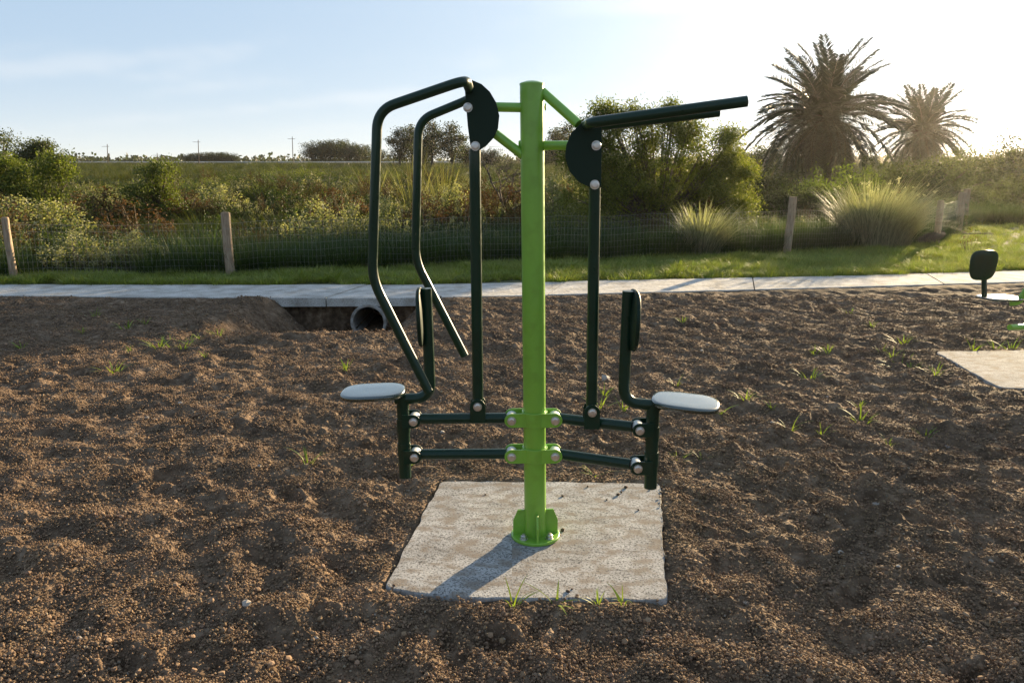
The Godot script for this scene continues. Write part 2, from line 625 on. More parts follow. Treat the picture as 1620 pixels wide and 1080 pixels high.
func grid_axis(marks: Array) -> PackedFloat32Array:       # [[from, step], [from, step] ... [end]]
	var out := PackedFloat32Array()
	for k in marks.size() - 1:
		var n := int(ceil(absf(marks[k + 1][0] - marks[k][0]) / marks[k][1]))
		for j in n: out.append(lerpf(marks[k][0], marks[k + 1][0], float(j) / n))
	out.append(marks[marks.size() - 1][0])
	return out

func terrain() -> void:
	var xs := grid_axis([[-900.0, 60.0], [-300.0, 15.0], [-60.0, 3.0], [-18.0, 0.6], [-7.0, 0.06], [-3.4, 0.024], [-1.9, 0.0135], [2.0, 0.0135], [2.1, 0.024], [3.6, 0.06], [7.0, 0.6], [18.0, 3.0], [60.0, 15.0], [300.0, 60.0], [900.0]])
	var ds := grid_axis([[-60.0, 8.0], [-4.0, 0.8], [0.9, 0.1], [1.7, 0.0125], [4.4, 0.022], [6.6, 0.026], [9.4, 0.05], [12.0, 0.25], [16.0, 0.6], [30.0, 2.0], [60.0, 5.0], [180.0, 20.0], [300.0, 100.0], [1900.0]])
	var v := PackedVector3Array()
	v.resize(xs.size() * ds.size())
	var w := xs.size()
	for j in ds.size():
		for i in w:
			v[j * w + i] = Vector3(xs[i], height(xs[i], -ds[j]), -ds[j])
	var soil := PackedInt32Array()
	var field := PackedInt32Array()
	for i in w - 1:
		var xm := (xs[i] + xs[i + 1]) * 0.5
		var front := along(path_front, xm)
		var back := along(path_back, xm)
		for j in ds.size() - 1:
			var dm := (ds[j] + ds[j + 1]) * 0.5
			if absf(xm - pipe_at.x) < 0.5 and dm > front + 0.07 and dm < back - 0.1: continue   # the bank behind the pipe mouth is built with the culvert
			var a := j * w + i
			var q := PackedInt32Array([a, a + w, a + 1, a + 1, a + w, a + w + 1])
			if dm < (front + back) * 0.5 + 0.25: soil.append_array(q)
			else: field.append_array(q)
	var n := PackedVector3Array()
	n.resize(v.size())
	for j in ds.size():
		for i in w:
			var a := v[j * w + mini(i + 1, w - 1)] - v[j * w + maxi(i - 1, 0)]
			var b := v[mini(j + 1, ds.size() - 1) * w + i] - v[maxi(j - 1, 0) * w + i]
			n[j * w + i] = a.cross(b).normalized()
	for part in [["soil", soil, "soil"], ["field", field, "field_earth"]]:
		var used := {}
		var pv := PackedVector3Array()
		var pn := PackedVector3Array()
		var pi_ := PackedInt32Array()
		pi_.resize(part[1].size())
		for k in part[1].size():
			var g: int = part[1][k]
			if not used.has(g):
				used[g] = pv.size()
				pv.append(v[g]); pn.append(n[g])
			pi_[k] = used[g]
		var arr: Array = []
		arr.resize(Mesh.ARRAY_MAX)
		arr[Mesh.ARRAY_VERTEX] = pv
		arr[Mesh.ARRAY_NORMAL] = pn
		arr[Mesh.ARRAY_INDEX] = pi_
		var m := ArrayMesh.new()
		m.add_surface_from_arrays(Mesh.PRIMITIVE_TRIANGLES, arr)
		var o := node(m, part[0], M[part[2]])
		tag(o, "bare brown raked soil with clods and footprints" if part[0] == "soil" else "earth under the grass verge and overgrown field", "ground", "", "structure")


func footpath() -> void:
	var root := base("footpath", Vector3.ZERO)
	tag(root, "pale concrete footpath crossing behind the gym machine", "path", "", "structure")
	var x := path_front[0].x + 0.5
	var r := RandomNumberGenerator.new()
	r.seed = 5
	var breaks := PackedFloat32Array()
	while x < 24.0:
		breaks.append(x)
		x += 2.45
	for k in breaks.size() - 1:
		var outline: Array = []
		var steps := 5
		var lift := r.randf_range(-0.004, 0.004)
		for side in 2:
			var pts: Array = []
			for s in steps + 1:
				var t := float(s) / steps
				var px := lerpf(breaks[k] + 0.007, breaks[k + 1] - 0.007, t)
				px += (0.0 if side == 0 else 0.28)
				var line: PackedVector2Array = path_front if side == 0 else path_back
				pts.append(Vector3(px, 0, -along(line, px) + (n_ridge.get_noise_2d(px * 2.0, side * 9.0) * 0.012)))
			outline.append(pts)
		var g := Geo.new()
		var top := 0.045 + lift
		var low := -0.055
		for s in steps:
			var a: Vector3 = outline[0][s]; var b: Vector3 = outline[0][s + 1]
			var c: Vector3 = outline[1][s + 1]; var d: Vector3 = outline[1][s]
			var ins := (d - a).normalized() * 0.008
			var T := func(p: Vector3, y: float) -> Vector3: return Vector3(p.x, y, p.z)
			g.face([T.call(a + ins, top), T.call(b + ins, top), T.call(c - ins, top), T.call(d - ins, top)], Vector3.UP)
			g.face([T.call(a, top - 0.008), T.call(b, top - 0.008), T.call(b + ins, top), T.call(a + ins, top)], Vector3(0, 0.7, 0.7))
			g.face([T.call(a, low), T.call(b, low), T.call(b, top - 0.008), T.call(a, top - 0.008)], Vector3(0, 0, 1))
			g.face([T.call(d - ins, top), T.call(c - ins, top), T.call(c, top - 0.008), T.call(d, top - 0.008)], Vector3(0, 0.7, -0.7))
			g.face([T.call(d, top - 0.008), T.call(c, top - 0.008), T.call(c, low), T.call(d, low)], Vector3(0, 0, -1))
			g.face([T.call(a, low), T.call(b, low), T.call(c, low), T.call(d, low)], Vector3.DOWN)
		for e in [0, steps]:
			var a: Vector3 = outline[0][e]; var d: Vector3 = outline[1][e]
			g.face([Vector3(a.x, low, a.z), Vector3(d.x, low, d.z), Vector3(d.x, top - 0.001, d.z), Vector3(a.x, top - 0.001, a.z)], Vector3(-1 if e == 0 else 1, 0, 0))
		node(g.mesh(), "concrete_panel", M.path_concrete, root)


func concrete_pads() -> void:
	for k in 2:
		var line: PackedVector2Array = pads[k]
		var top := PAD_TOP if k == 0 else 0.035
		# round the corners, then a fine, slightly uneven edge
		var edge := PackedVector2Array()
		var m := line.size()
		for j in m:
			var a := line[j]
			var b := line[(j + 1) % m]
			var before := line[(j + m - 1) % m]
			var r := 0.03 if k == 0 else 0.05
			if absf((a - before).normalized().cross((b - a).normalized())) > 0.4:
				var s := a + (before - a).normalized() * r
				var e := a + (b - a).normalized() * r
				for q in 4: edge.append(s.lerp(a, q / 3.0).lerp(a.lerp(e, q / 3.0), q / 3.0))
			var n := int(a.distance_to(b) / 0.035)
			for q in range(2, n - 1):
				var p := a.lerp(b, float(q) / n)
				edge.append(p + (b - a).orthogonal().normalized() * n_fine.get_noise_2d(p.x * 0.35 + 9.0, p.y * 0.35) * 0.008)
		var mid := Vector2.ZERO
		for p in edge: mid += p / edge.size()
		var g := Geo.new()
		var lo := edge[0]
		var hi := edge[0]
		for p in edge:
			lo = lo.min(p); hi = hi.max(p)
		# worn top: grid inside, rim ring outside
		var rings := 26
		var ids: Array = []
		for q in rings + 1:
			var t := float(q) / rings
			var ring: Array = []
			for p in edge:
				var s := mid.lerp(p, t * 0.992)
				var y := top + n_ridge.get_noise_2d(s.x * 0.8, s.y * 0.8) * 0.003 + n_fine.get_noise_2d(s.x * 0.5, s.y * 0.5) * 0.0005
				if q == rings: y -= 0.004
				ring.append(g.vert(Vector3(s.x, y, -s.y), Vector3.UP))
			ids.append(ring)
		var outer: Array = []
		var low: Array = []
		for p in edge:
			var o := Vector3(p.x - mid.x, 0.3, -(p.y - mid.y)).normalized()
			outer.append(g.vert(Vector3(p.x, top - 0.012, -p.y), o))
			low.append(g.vert(Vector3(p.x, top - 0.16, -p.y), Vector3(o.x, 0, o.z).normalized()))
		ids.append(outer)
		ids.append(low)
		var n := edge.size()
		for q in ids.size() - 1:
			for s in n:
				var s2 := (s + 1) % n
				if q == 0: g.tri(ids[0][s], ids[1][s], ids[1][s2])
				else: g.quad(ids[q][s], ids[q][s2], ids[q + 1][s2], ids[q + 1][s])
		var o := node(g.mesh(), "concrete_pad", M.concrete)
		tag(o, ["square worn concrete pad with soil smears under the two-seat gym machine", "concrete pad with rounded corner cut by the photo's right edge"][k], "concrete pad", "concrete machine pads")


func culvert() -> void:
	var root := base("culvert_pipe", Vector3(pipe_at.x, pipe_at.y - 0.2, pipe_at.z))
	tag(root, "round concrete culvert pipe opening in the ditch below the footpath", "pipe")
	var ro := 0.2
	var ri := 0.168
	var g := Geo.new()
	var along_z := Transform3D(Basis(Vector3.RIGHT, Vector3(0, 0, -1), Vector3.UP), Vector3(0, 0.2, 0.06))
	g.lathe([Vector2(ri, 1.25), Vector2(ri, 0.004), Vector2(ri + 0.005, 0.0), Vector2(ro - 0.006, 0.0), Vector2(ro, 0.006), Vector2(ro, 1.25)], along_z, 40)
	node(g.mesh(), "pipe_shell", M.pipe_concrete, root)
	var back := Geo.new()
	var lx := Transform3D(along_z.basis, along_z.origin)
	back.lathe([Vector2(0.0, 1.2), Vector2(ri - 0.002, 1.2)], lx, 24)
	node(back.mesh(), "silted_end", M.soil, root)
	# silt lying in the pipe
	var s := Geo.new()
	for k in 20:
		var z0 := 0.02 - k * 0.055
		var z1 := z0 - 0.055
		for j in 8:
			var h := func(u: float, z: float) -> Vector3:
				var x := u * ri * 0.97
				var floor_y := 0.2 - sqrt(maxf(ri * ri - x * x, 0.0))
				return Vector3(x, maxf(floor_y - 0.01, 0.09 + 0.05 * u + 0.015 * n_ridge.get_noise_2d(x * 4.0, z * 4.0)), z)
			var a: Vector3 = h.call(j / 4.0 - 1.0, z0); var b: Vector3 = h.call((j + 1) / 4.0 - 1.0, z0)
			var c: Vector3 = h.call((j + 1) / 4.0 - 1.0, z1); var d: Vector3 = h.call(j / 4.0 - 1.0, z1)
			s.face([a, b, c, d], Vector3.UP)
	node(s.mesh(), "silt", M.soil, root)
	# cut bank of earth round the pipe mouth, under the path
	var bank := Geo.new()
	var rings := 7
	var spokes := 48
	var ids: Array = []
	for q in rings + 1:
		var ring: Array = []
		var t := float(q) / rings
		for k in spokes:
			var a := TAU * k / spokes
			var o := Vector2(cos(a), sin(a))
			var reach := minf(0.75 / maxf(absf(o.x), 0.001), (0.55 if o.y < 0 else 0.32) / maxf(absf(o.y), 0.001))
			var p := o * lerpf(ro - 0.004, reach, t)
			var wx := pipe_at.x + p.x
			var z := -(along(path_front, wx) + 0.1) - n_ridge.get_noise_2d(p.x * 2.0, p.y * 2.0) * 0.03 - (0.0 if p.y < 0 else 0.03) - t * 0.02
			ring.append(bank.vert(Vector3(wx, minf(pipe_at.y + p.y, -0.045), z), Vector3(0, 0, 1)))
		ids.append(ring)
	for q in rings:
		for k in spokes: bank.quad(ids[q][k], ids[q][(k + 1) % spokes], ids[q + 1][(k + 1) % spokes], ids[q + 1][k])
	var bo := node(bank.mesh(true), "bank", M.soil)
	tag(bo, "cut earth bank around the culvert mouth", "bank", "", "structure")


func rock(r: RandomNumberGenerator, g: Geo, at_: Vector3, size: float, flat := 0.75) -> void:
	var b := Basis(Vector3(r.randfn(), r.randfn(), r.randfn()).normalized(), r.randf() * TAU)
	var t := (1.0 + sqrt(5.0)) / 2.0
	var ico := [Vector3(-1, t, 0), Vector3(1, t, 0), Vector3(-1, -t, 0), Vector3(1, -t, 0), Vector3(0, -1, t), Vector3(0, 1, t), Vector3(0, -1, -t), Vector3(0, 1, -t), Vector3(t, 0, -1), Vector3(t, 0, 1), Vector3(-t, 0, -1), Vector3(-t, 0, 1)]
	var first := g.v.size()
	for p in ico:
		var q: Vector3 = b * p.normalized()
		q *= size * r.randf_range(0.62, 1.15)
		q.y *= flat
		g.vert(at_ + q, q.normalized())
	for f in [[0, 11, 5], [0, 5, 1], [0, 1, 7], [0, 7, 10], [0, 10, 11], [1, 5, 9], [5, 11, 4], [11, 10, 2], [10, 7, 6], [7, 1, 8], [3, 9, 4], [3, 4, 2], [3, 2, 6], [3, 6, 8], [3, 8, 9], [4, 9, 5], [2, 4, 11], [6, 2, 10], [8, 6, 7], [9, 8, 1]]:
		g.tri(first + f[0], first + f[1], first + f[2])


func soil_crumbs() -> void:
	var r := RandomNumberGenerator.new()
	r.seed = 11
	for kind in 6:
		var g := leafgeo()
		var coarse := kind >= 4
		var n := 10 if coarse else 30
		var reach := 0.075 if coarse else 0.06
		for k in n:
			var a := r.randf() * TAU
			var q := reach * sqrt(r.randf())
			var s := 0.0016 + 0.0052 * pow(r.randf(), 3.0)
			if coarse: s = 0.003 + 0.011 * pow(r.randf(), 4.0)
			var tone := r.randf_range(0.8, 1.3)
			g.col = Color(0.185 * tone, 0.128 * tone, 0.084 * tone)
			if r.randf() < 0.04: g.col = Color(0.24, 0.20, 0.155)
			rock(r, g, Vector3(cos(a) * q, s * 0.2, sin(a) * q), s)
		var xfs: Array = []
		var cols: Array = []
		var count := 6200 if not coarse else 1500
		for k in count:
			var d := 1.62 + 7.2 * pow(r.randf(), 1.7)
			var x := r.randf_range(-1.0, 1.0) * (0.70 * d + 0.35)
			if pad_reach(x, d) < 0.03: continue
			if d > along(path_front, x) - 0.08: continue
			var sc := r.randf_range(0.75, 1.2) * (1.0 + 0.10 * maxf(d - 3.0, 0.0))
			var e := 0.05
			var hx := height(x + e, -d) - height(x - e, -d)
			var hz := height(x, -d + e) - height(x, -d - e)
			var up := Vector3(-hx, 2.0 * e, -hz).normalized()
			var b := Basis(Quaternion(Vector3.UP, up)) * Basis(Vector3.UP, r.randf() * TAU)
			xfs.append(Transform3D(b.scaled(Vector3.ONE * sc), Vector3(x, height(x, -d) + 0.001, -d)))
			var tone := r.randf_range(0.8, 1.2)
			cols.append(Color(tone, tone * r.randf_range(0.96, 1.02), tone * r.randf_range(0.92, 1.02)))
		many("soil_crumbs", g.mesh(true), M.crumb, xfs, cols, "loose brown crumbs and clods lying over the soil", "soil")


# ------------------------------------------------------------------ fence
func fence() -> void:
	var r := RandomNumberGenerator.new()
	r.seed = 17
	var labels := ["", "slim reddish-brown fence post standing leftmost in the photo", "weathered grey fence post left of the gym machine, leaning slightly", "pale wooden fence post beside the smaller pampas clump", "wooden fence post at the end of the big pampas clump", "nearer of two wooden fence posts standing close together by the lawn", "farther of two wooden fence posts standing close together by the lawn"]
	var high := [0.8, 0.80, 0.86, 0.93, 0.82, 0.88, 0.9]
	var rad := [0.055, 0.045, 0.062, 0.066, 0.06, 0.075, 0.075]
	var lean := [0.0, -0.005, -0.02, 0.03, 0.0, 0.015, 0.0]
	var tops: Array = []
	for k in fence_pts.size():
		var p: Vector3 = fence_pts[k]
		p.y = height(p.x, p.z)
		fence_pts[k] = p
		tops.append(p + Vector3(lean[k], high[k], 0))
		if k == 0: continue
		var g := Geo.new()
		var pts := PackedVector3Array()
		var radii: Array = []
		for s in 9:
			var t := s / 8.0
			pts.append(Vector3(lean[k] * t + 0.006 * sin(t * 5.0 + k), -0.3 + (high[k] + 0.3) * t, 0.004 * sin(t * 7.0 + k)))
			radii.append(rad[k] * lerpf(1.05, 0.95, t) * (1.0 + 0.03 * sin(t * 17.0 + k * 2.0)))
		pts.append(pts[8] + Vector3(0, 0.012, 0))
		radii.append(rad[k] * 0.78)
		g.tube(pts, radii, 12)
		var o := base("fence_post", p)
		node(g.mesh(), "shaft", M.post_wood, o)
		for y in [0.12, 0.4, 0.66]:
			var st := Geo.new()
			st.tube(PackedVector3Array([Vector3(-rad[k] * 1.06, y, -0.01), Vector3(-rad[k] * 0.5, y, rad[k] * 1.0), Vector3(rad[k] * 0.5, y, rad[k] * 1.0), Vector3(rad[k] * 1.06, y, -0.01)]), 0.002, 4)
			node(st.mesh(), "tie_wire", M.wire, o)
		tag(o, labels[k], "fence post", "wooden posts of the wire fence")
	# the net: one bay between each two posts
	var net := base("wire_fence", fence_pts[0])
	tag(net, "low galvanised wire mesh fence strung along the field edge", "wire fence")
	for k in fence_pts.size() - 1:
		var a: Vector3 = fence_pts[k]
		var b: Vector3 = fence_pts[k + 1]
		var g := Geo.new()
		var l := a.distance_to(b)
		var n := int(l / 0.055)
		var o: Vector3 = fence_pts[0]
		var side := Vector3(0, 0, -0.05)
		var sag := func(t: float, y: float) -> Vector3:
			var p := a.lerp(b, t) + side
			return Vector3(p.x, maxf(height(p.x, p.z), -0.02) + y - 0.03 * sin(t * PI) * y, p.z + 0.012 * sin(t * 21.0 + y * 6.0)) - o
		for s in n + 1:
			var t := float(s) / n
			var line := PackedVector3Array([sag.call(t, 0.02), sag.call(t, 0.72)])
			g.tube(line, 0.0015, 3, false)
		for y in [0.03, 0.09, 0.16, 0.24, 0.33, 0.43, 0.53, 0.63, 0.72]:
			var line := PackedVector3Array()
			for s in 25: line.append(sag.call(s / 24.0, y))
			g.tube(line, 0.0013 if y < 0.7 else 0.0017, 3, false)
		var part := node(g.mesh(), "wire_mesh", M.wire, net)
		part.set_meta("kind", "stuff")


# ------------------------------------------------------------------ plants
func tone(a: Color, b: Color, r: RandomNumberGenerator) -> Color:
	var c := a.lerp(b, r.randf())
	var k := r.randf_range(0.8, 1.2)
	return Color(c.r * k, c.g * k, c.b * k)

func tuft(r: RandomNumberGenerator, blades: int, reach: float, l: float, w: float, lean: float, bend: float, a: Color, b: Color, segs := 3) -> ArrayMesh:
	var g := leafgeo()
	for k in blades:
		var t := r.randf() * TAU
		var q := reach * sqrt(r.randf())
		var out := Vector3(cos(t), 0, sin(t))
		var d := (Vector3.UP + out * lean * r.randf_range(0.2, 1.0) + Vector3(r.randfn(), 0, r.randfn()) * 0.12).normalized()
		g.col = tone(a, b, r)
		var curve := (out * r.randf_range(0.3, 1.0) + Vector3.DOWN * r.randf_range(0.1, 0.7)) * bend
		g.blade(Vector3(out.x * q, 0, out.z * q), d, curve, l * r.randf_range(0.5, 1.0), w * r.randf_range(0.6, 1.2), segs)
	return g.mesh(true)

# a leafy bush: upright twigs, each with leaves up its length; tops may carry pale heads
func bush(r: RandomNumberGenerator, twigs: int, reach: float, tall: float, leaves: int, leaf_len: float, leaf_w: float, a: Color, b: Color, head := 0, head_col := Color.WHITE, up := 0.6) -> Array:
	var g := leafgeo()
	var s := Geo.new()
	for k in twigs:
		var t := r.randf() * TAU
		var q := reach * sqrt(r.randf())
		var foot := Vector3(cos(t), 0, sin(t)) * q * 0.35
		var tip := Vector3(cos(t) * q, tall * (1.0 - 0.45 * pow(q / reach, 2.0)) * r.randf_range(0.65, 1.05), sin(t) * q)
		var mid := foot.lerp(tip, 0.55) + Vector3(r.randfn(), 0, r.randfn()) * 0.05 * tall + (tip - foot).slide(Vector3.UP) * 0.12
		s.tube(PackedVector3Array([foot, mid, tip]), [0.008 * tall, 0.005 * tall, 0.002 * tall], 3, false)
		for j in leaves:
			var f := pow(r.randf(), 0.75)
			f = lerpf(0.18, 1.0, f)
			var p := foot.lerp(mid, f).lerp(mid.lerp(tip, f), f)
			var d := (Vector3(r.randfn(), r.randfn() * 0.5 + up, r.randfn())).normalized()
			var side := d.cross(Vector3(r.randfn(), r.randfn(), r.randfn())).normalized()
			g.col = tone(a, b, r)
			g.leaf(p + Vector3(r.randfn(), r.randfn(), r.randfn()) * 0.03 * tall, d, side, leaf_len * r.randf_range(0.6, 1.2), leaf_w * r.randf_range(0.7, 1.2))
		for j in head:
			g.col = tone(head_col, head_col * 0.8, r)
			var d := (Vector3(r.randfn(), r.randfn() * 0.6 + 0.8, r.randfn())).normalized()
			g.leaf(tip + Vector3(r.randfn(), r.randfn() * 1.6, r.randfn()) * 0.035 * tall, d, d.cross(Vector3(r.randfn(), r.randfn(), r.randfn())).normalized(), leaf_len * 0.75, leaf_w * 1.1)
	return [g.mesh(true), s.mesh()]

# crown of leaf clumps spread through ellipsoid lobes, with limbs that reach the clumps
func tree(called: String, where: Vector3, turn: float, r: RandomNumberGenerator, trunk_h: float, trunk_r: float, lobes: Array, clumps: int, per: int, spread: float, leaf_len: float, leaf_w: float, a: Color, b: Color, material := "leaf", drop := 0.0) -> Node3D:
	var o := base(called, where, turn)
	o.set_meta("called", called)
	var g := leafgeo()
	var t := Geo.new()
	var top := Vector3(0.04 * trunk_h, trunk_h, 0.02 * trunk_h)
	t.tube(PackedVector3Array([Vector3(0, -0.3, 0), Vector3(0.02 * trunk_h, trunk_h * 0.5, 0), top]), [trunk_r * 1.25, trunk_r, trunk_r * 0.8], 8)
	for k in clumps:
		var lobe: Array = lobes[r.randi() % lobes.size()]
		var dir := Vector3(r.randfn(), r.randfn(), r.randfn()).normalized()
		var q: float = pow(r.randf(), 0.42)
		var c: Vector3 = lobe[0] + dir * q * lobe[1]
		if c.y < 0.1: c.y = 0.1 + r.randf() * 0.3
		var own := r.randf_range(0.75, 1.25)
		if k % 3 == 0:
			var m := top.lerp(c, 0.5) + Vector3(0, -0.08, 0) * c.distance_to(top)
			t.tube(PackedVector3Array([top.lerp(Vector3.ZERO, r.randf() * 0.4), m, c]), [trunk_r * 0.42, trunk_r * 0.24, trunk_r * 0.07], 4, false)
		for j in per:
			var e := Vector3(r.randfn(), r.randfn() * 0.8, r.randfn()) * spread * r.randf_range(0.6, 1.1)
			var d := (e.normalized() * 0.6 + Vector3(r.randfn(), r.randfn() - drop, r.randfn())).normalized()
			g.col = tone(a, b, r) * own
			g.leaf(c + e, d, d.cross(Vector3(r.randfn(), r.randfn(), r.randfn())).normalized(), leaf_len * r.randf_range(0.6, 1.2), leaf_w * r.randf_range(0.7, 1.2))
	node(t.mesh(), "trunk", M.bark, o)
	node(g.mesh(true), "crown", M[material], o)
	return o


func frond(r: RandomNumberGenerator, l: float, droop: float, a: Color, b: Color) -> ArrayMesh:
	var g := leafgeo()
	var pts := PackedVector3Array()
	var radii: Array = []
	var n := 14
	for k in n + 1:
		var t := float(k) / n
		pts.append(Vector3(0, l * (0.30 * t - droop * t * t), -l * (t - 0.22 * droop * t * t)))
		radii.append(lerpf(0.045, 0.006, t))
	g.col = Color(0.06, 0.055, 0.025)
	g.tube(pts, radii, 4, false)
	var pairs := 46
	for k in pairs:
		var t := lerpf(0.1, 0.99, float(k) / pairs)
		var f := t * n
		var q := mini(int(f), n - 1)
		var p := pts[q].lerp(pts[q + 1], f - q)
		var d := (pts[q + 1] - pts[q]).normalized()
		var ll := l * 0.155 * (1.0 - pow(absf(t - 0.42) / 0.66, 2.2)) + 0.05
		for s in [-1.0, 1.0]:
			g.col = tone(a, b, r)
			var out: Vector3 = (Vector3.RIGHT * s * 0.75 + d * r.randf_range(0.5, 0.9) + Vector3.UP * r.randf_range(-0.2, 0.35)).normalized()
			g.leaf(p, out, out.cross(Vector3(s * 0.2, 1, 0.2)).normalized(), ll * r.randf_range(0.85, 1.1), 0.066)
	return g.mesh(true)


func palm(where: Vector3, trunk_h: float, l: float, count: int, seed_: int, skirt: float, label: String) -> void:
	var r := RandomNumberGenerator.new()
	r.seed = seed_
	var o := base("palm_tree", where)
	tag(o, label, "palm tree", "palms beyond the fence")
	var g := Geo.new()
	var pts := PackedVector3Array()
	var radii: Array = []
	for k in 14:
		pts.append(Vector3(0, -0.3 + (trunk_h + 0.7) * k / 13.0, 0))
		radii.append((0.42 + 0.05 * (k % 2)) * (1.25 if k > 11 else 1.0))
	g.tube(pts, radii, 10)
	node(g.mesh(), "trunk", M.bark, o)
	var green := [Color(0.016, 0.026, 0.009), Color(0.038, 0.050, 0.017)]
	var dry := [Color(0.018, 0.022, 0.009), Color(0.036, 0.038, 0.017)]
	var kinds: Array = []
	for q in [0.34, 0.66, 0.92, 1.15]: kinds.append(frond(r, l, q, green[0], green[1]))
	var dead: Array = []
	for q in [0.8, 1.05]: dead.append(frond(r, l * 0.9, q, dry[0], dry[1]))
	for k in count:
		var t := (k + 0.5) / count                              # 0 upright spear, 1 hanging skirt
		var pitch := rad_to_deg(asin(lerpf(0.985, -0.62 * skirt, pow(t, 1.05)))) + r.randf_range(-7.0, 7.0)
		var m: Mesh = kinds[clampi(int(pow(t, 0.8) * 4.0 + r.randf_range(-0.4, 0.4)), 0, 3)]
		if k % 5 == 3 and t > 0.4: pitch = r.randf_range(-58.0, -20.0) * skirt
		if pitch < -12.0: m = dead[r.randi() % 2] if r.randf() < 0.6 else kinds[3]
		var f := node(m, "frond", M.palm_leaf, o)
		var yaw := k * 2.39996 + r.randf_range(-0.2, 0.2)
		f.transform = Transform3D(Basis(Vector3.UP, yaw) * Basis(Vector3.RIGHT, deg_to_rad(pitch - 10.0)) * Basis(Vector3.BACK, r.randf_range(-0.5, 0.5)), Vector3(0, trunk_h + 0.35 - 0.5 * t, 0)).scaled_local(Vector3.ONE * r.randf_range(0.82, 1.06))


func plant_spot(x: float, depth: float) -> Vector3:
	return Vector3(x, height(x, -depth), -depth)

func far_field() -> void:
	# road on a low bank far across the field, with its rail, and poles along it
	var g := Geo.new()
	var pts: Array = []
	for k in 60:
		var x := -330.0 + k * 10.0
		pts.append([x, 168.0 + 0.02 * x])
	var bank := Geo.new()
	for k in 59:
		var x0: float = pts[k][0]; var x1: float = pts[k + 1][0]
		var d0: float = pts[k][1]; var d1: float = pts[k + 1][1]
		var y := 1.62
		bank.face([Vector3(x0, 0.8, -d0 + 5.0), Vector3(x1, 0.8, -d1 + 5.0), Vector3(x1, y, -d1), Vector3(x0, y, -d0)], Vector3(0, 0.9, 0.4))
		bank.face([Vector3(x0, y, -d0), Vector3(x1, y, -d1), Vector3(x1, y, -d1 - 9.0), Vector3(x0, y, -d0 - 9.0)], Vector3.UP)
	var ro := node(bank.mesh(true), "road", M.asphalt_shoulder)
	tag(ro, "distant road running along the horizon across the field", "road", "", "structure")
	var rail := base("guard_rail", Vector3(-60, 1.62, -168))
	for k in 50:
		var x := -150.0 + k * 4.0
		var b := Geo.new()
		b.tube(PackedVector3Array([Vector3(x, 0, 0), Vector3(x, 0.62, 0)]), 0.07, 4)
		node(b.mesh(), "rail_post", M.galvanised_rail, rail)
	var beam := Geo.new()
	beam.tube(PackedVector3Array([Vector3(-155, 0.55, 0.12), Vector3(55, 0.55, 0.12)]), 0.16, 4)
	node(beam.mesh(), "rail_beam", M.galvanised_rail, rail)
	tag(rail, "long pale guard rail along the distant road", "guard rail")
	var lab := ["thin utility pole above the far road, leftmost of four", "shortest utility pole on the skyline beside a round shrub", "utility pole in front of the far flat-topped grove", "utility pole standing alone left of the dark eucalyptus grove"]
	var spots := [[170, 228, 262], [249, 242, 262], [314, 221, 262], [463, 216, 254]]
	for k in 4:
		var q: Array = spots[k]
		var foot := at(q[0], q[2], 150.0)
		var top := at(q[0] - 1.0, q[1], 150.0)
		var gr := height(foot.x, -150.0)
		var o := base("utility_pole", Vector3(foot.x, gr, -150.0))
		var p := Geo.new()
		p.tube(PackedVector3Array([Vector3(0, -0.3, 0), Vector3(top.x - foot.x, top.y - gr, 0)]), [0.09, 0.055], 6)
		node(p.mesh(), "pole", M.bark, o)
		var c := Geo.new()
		c.tube(PackedVector3Array([Vector3(-0.7, top.y - gr - 0.4, 0.1), Vector3(0.7, top.y - gr - 0.4, 0.1)]), 0.03, 4)
		node(c.mesh(), "crossarm", M.bark, o)
		tag(o, lab[k], "utility pole", "poles along the far road")


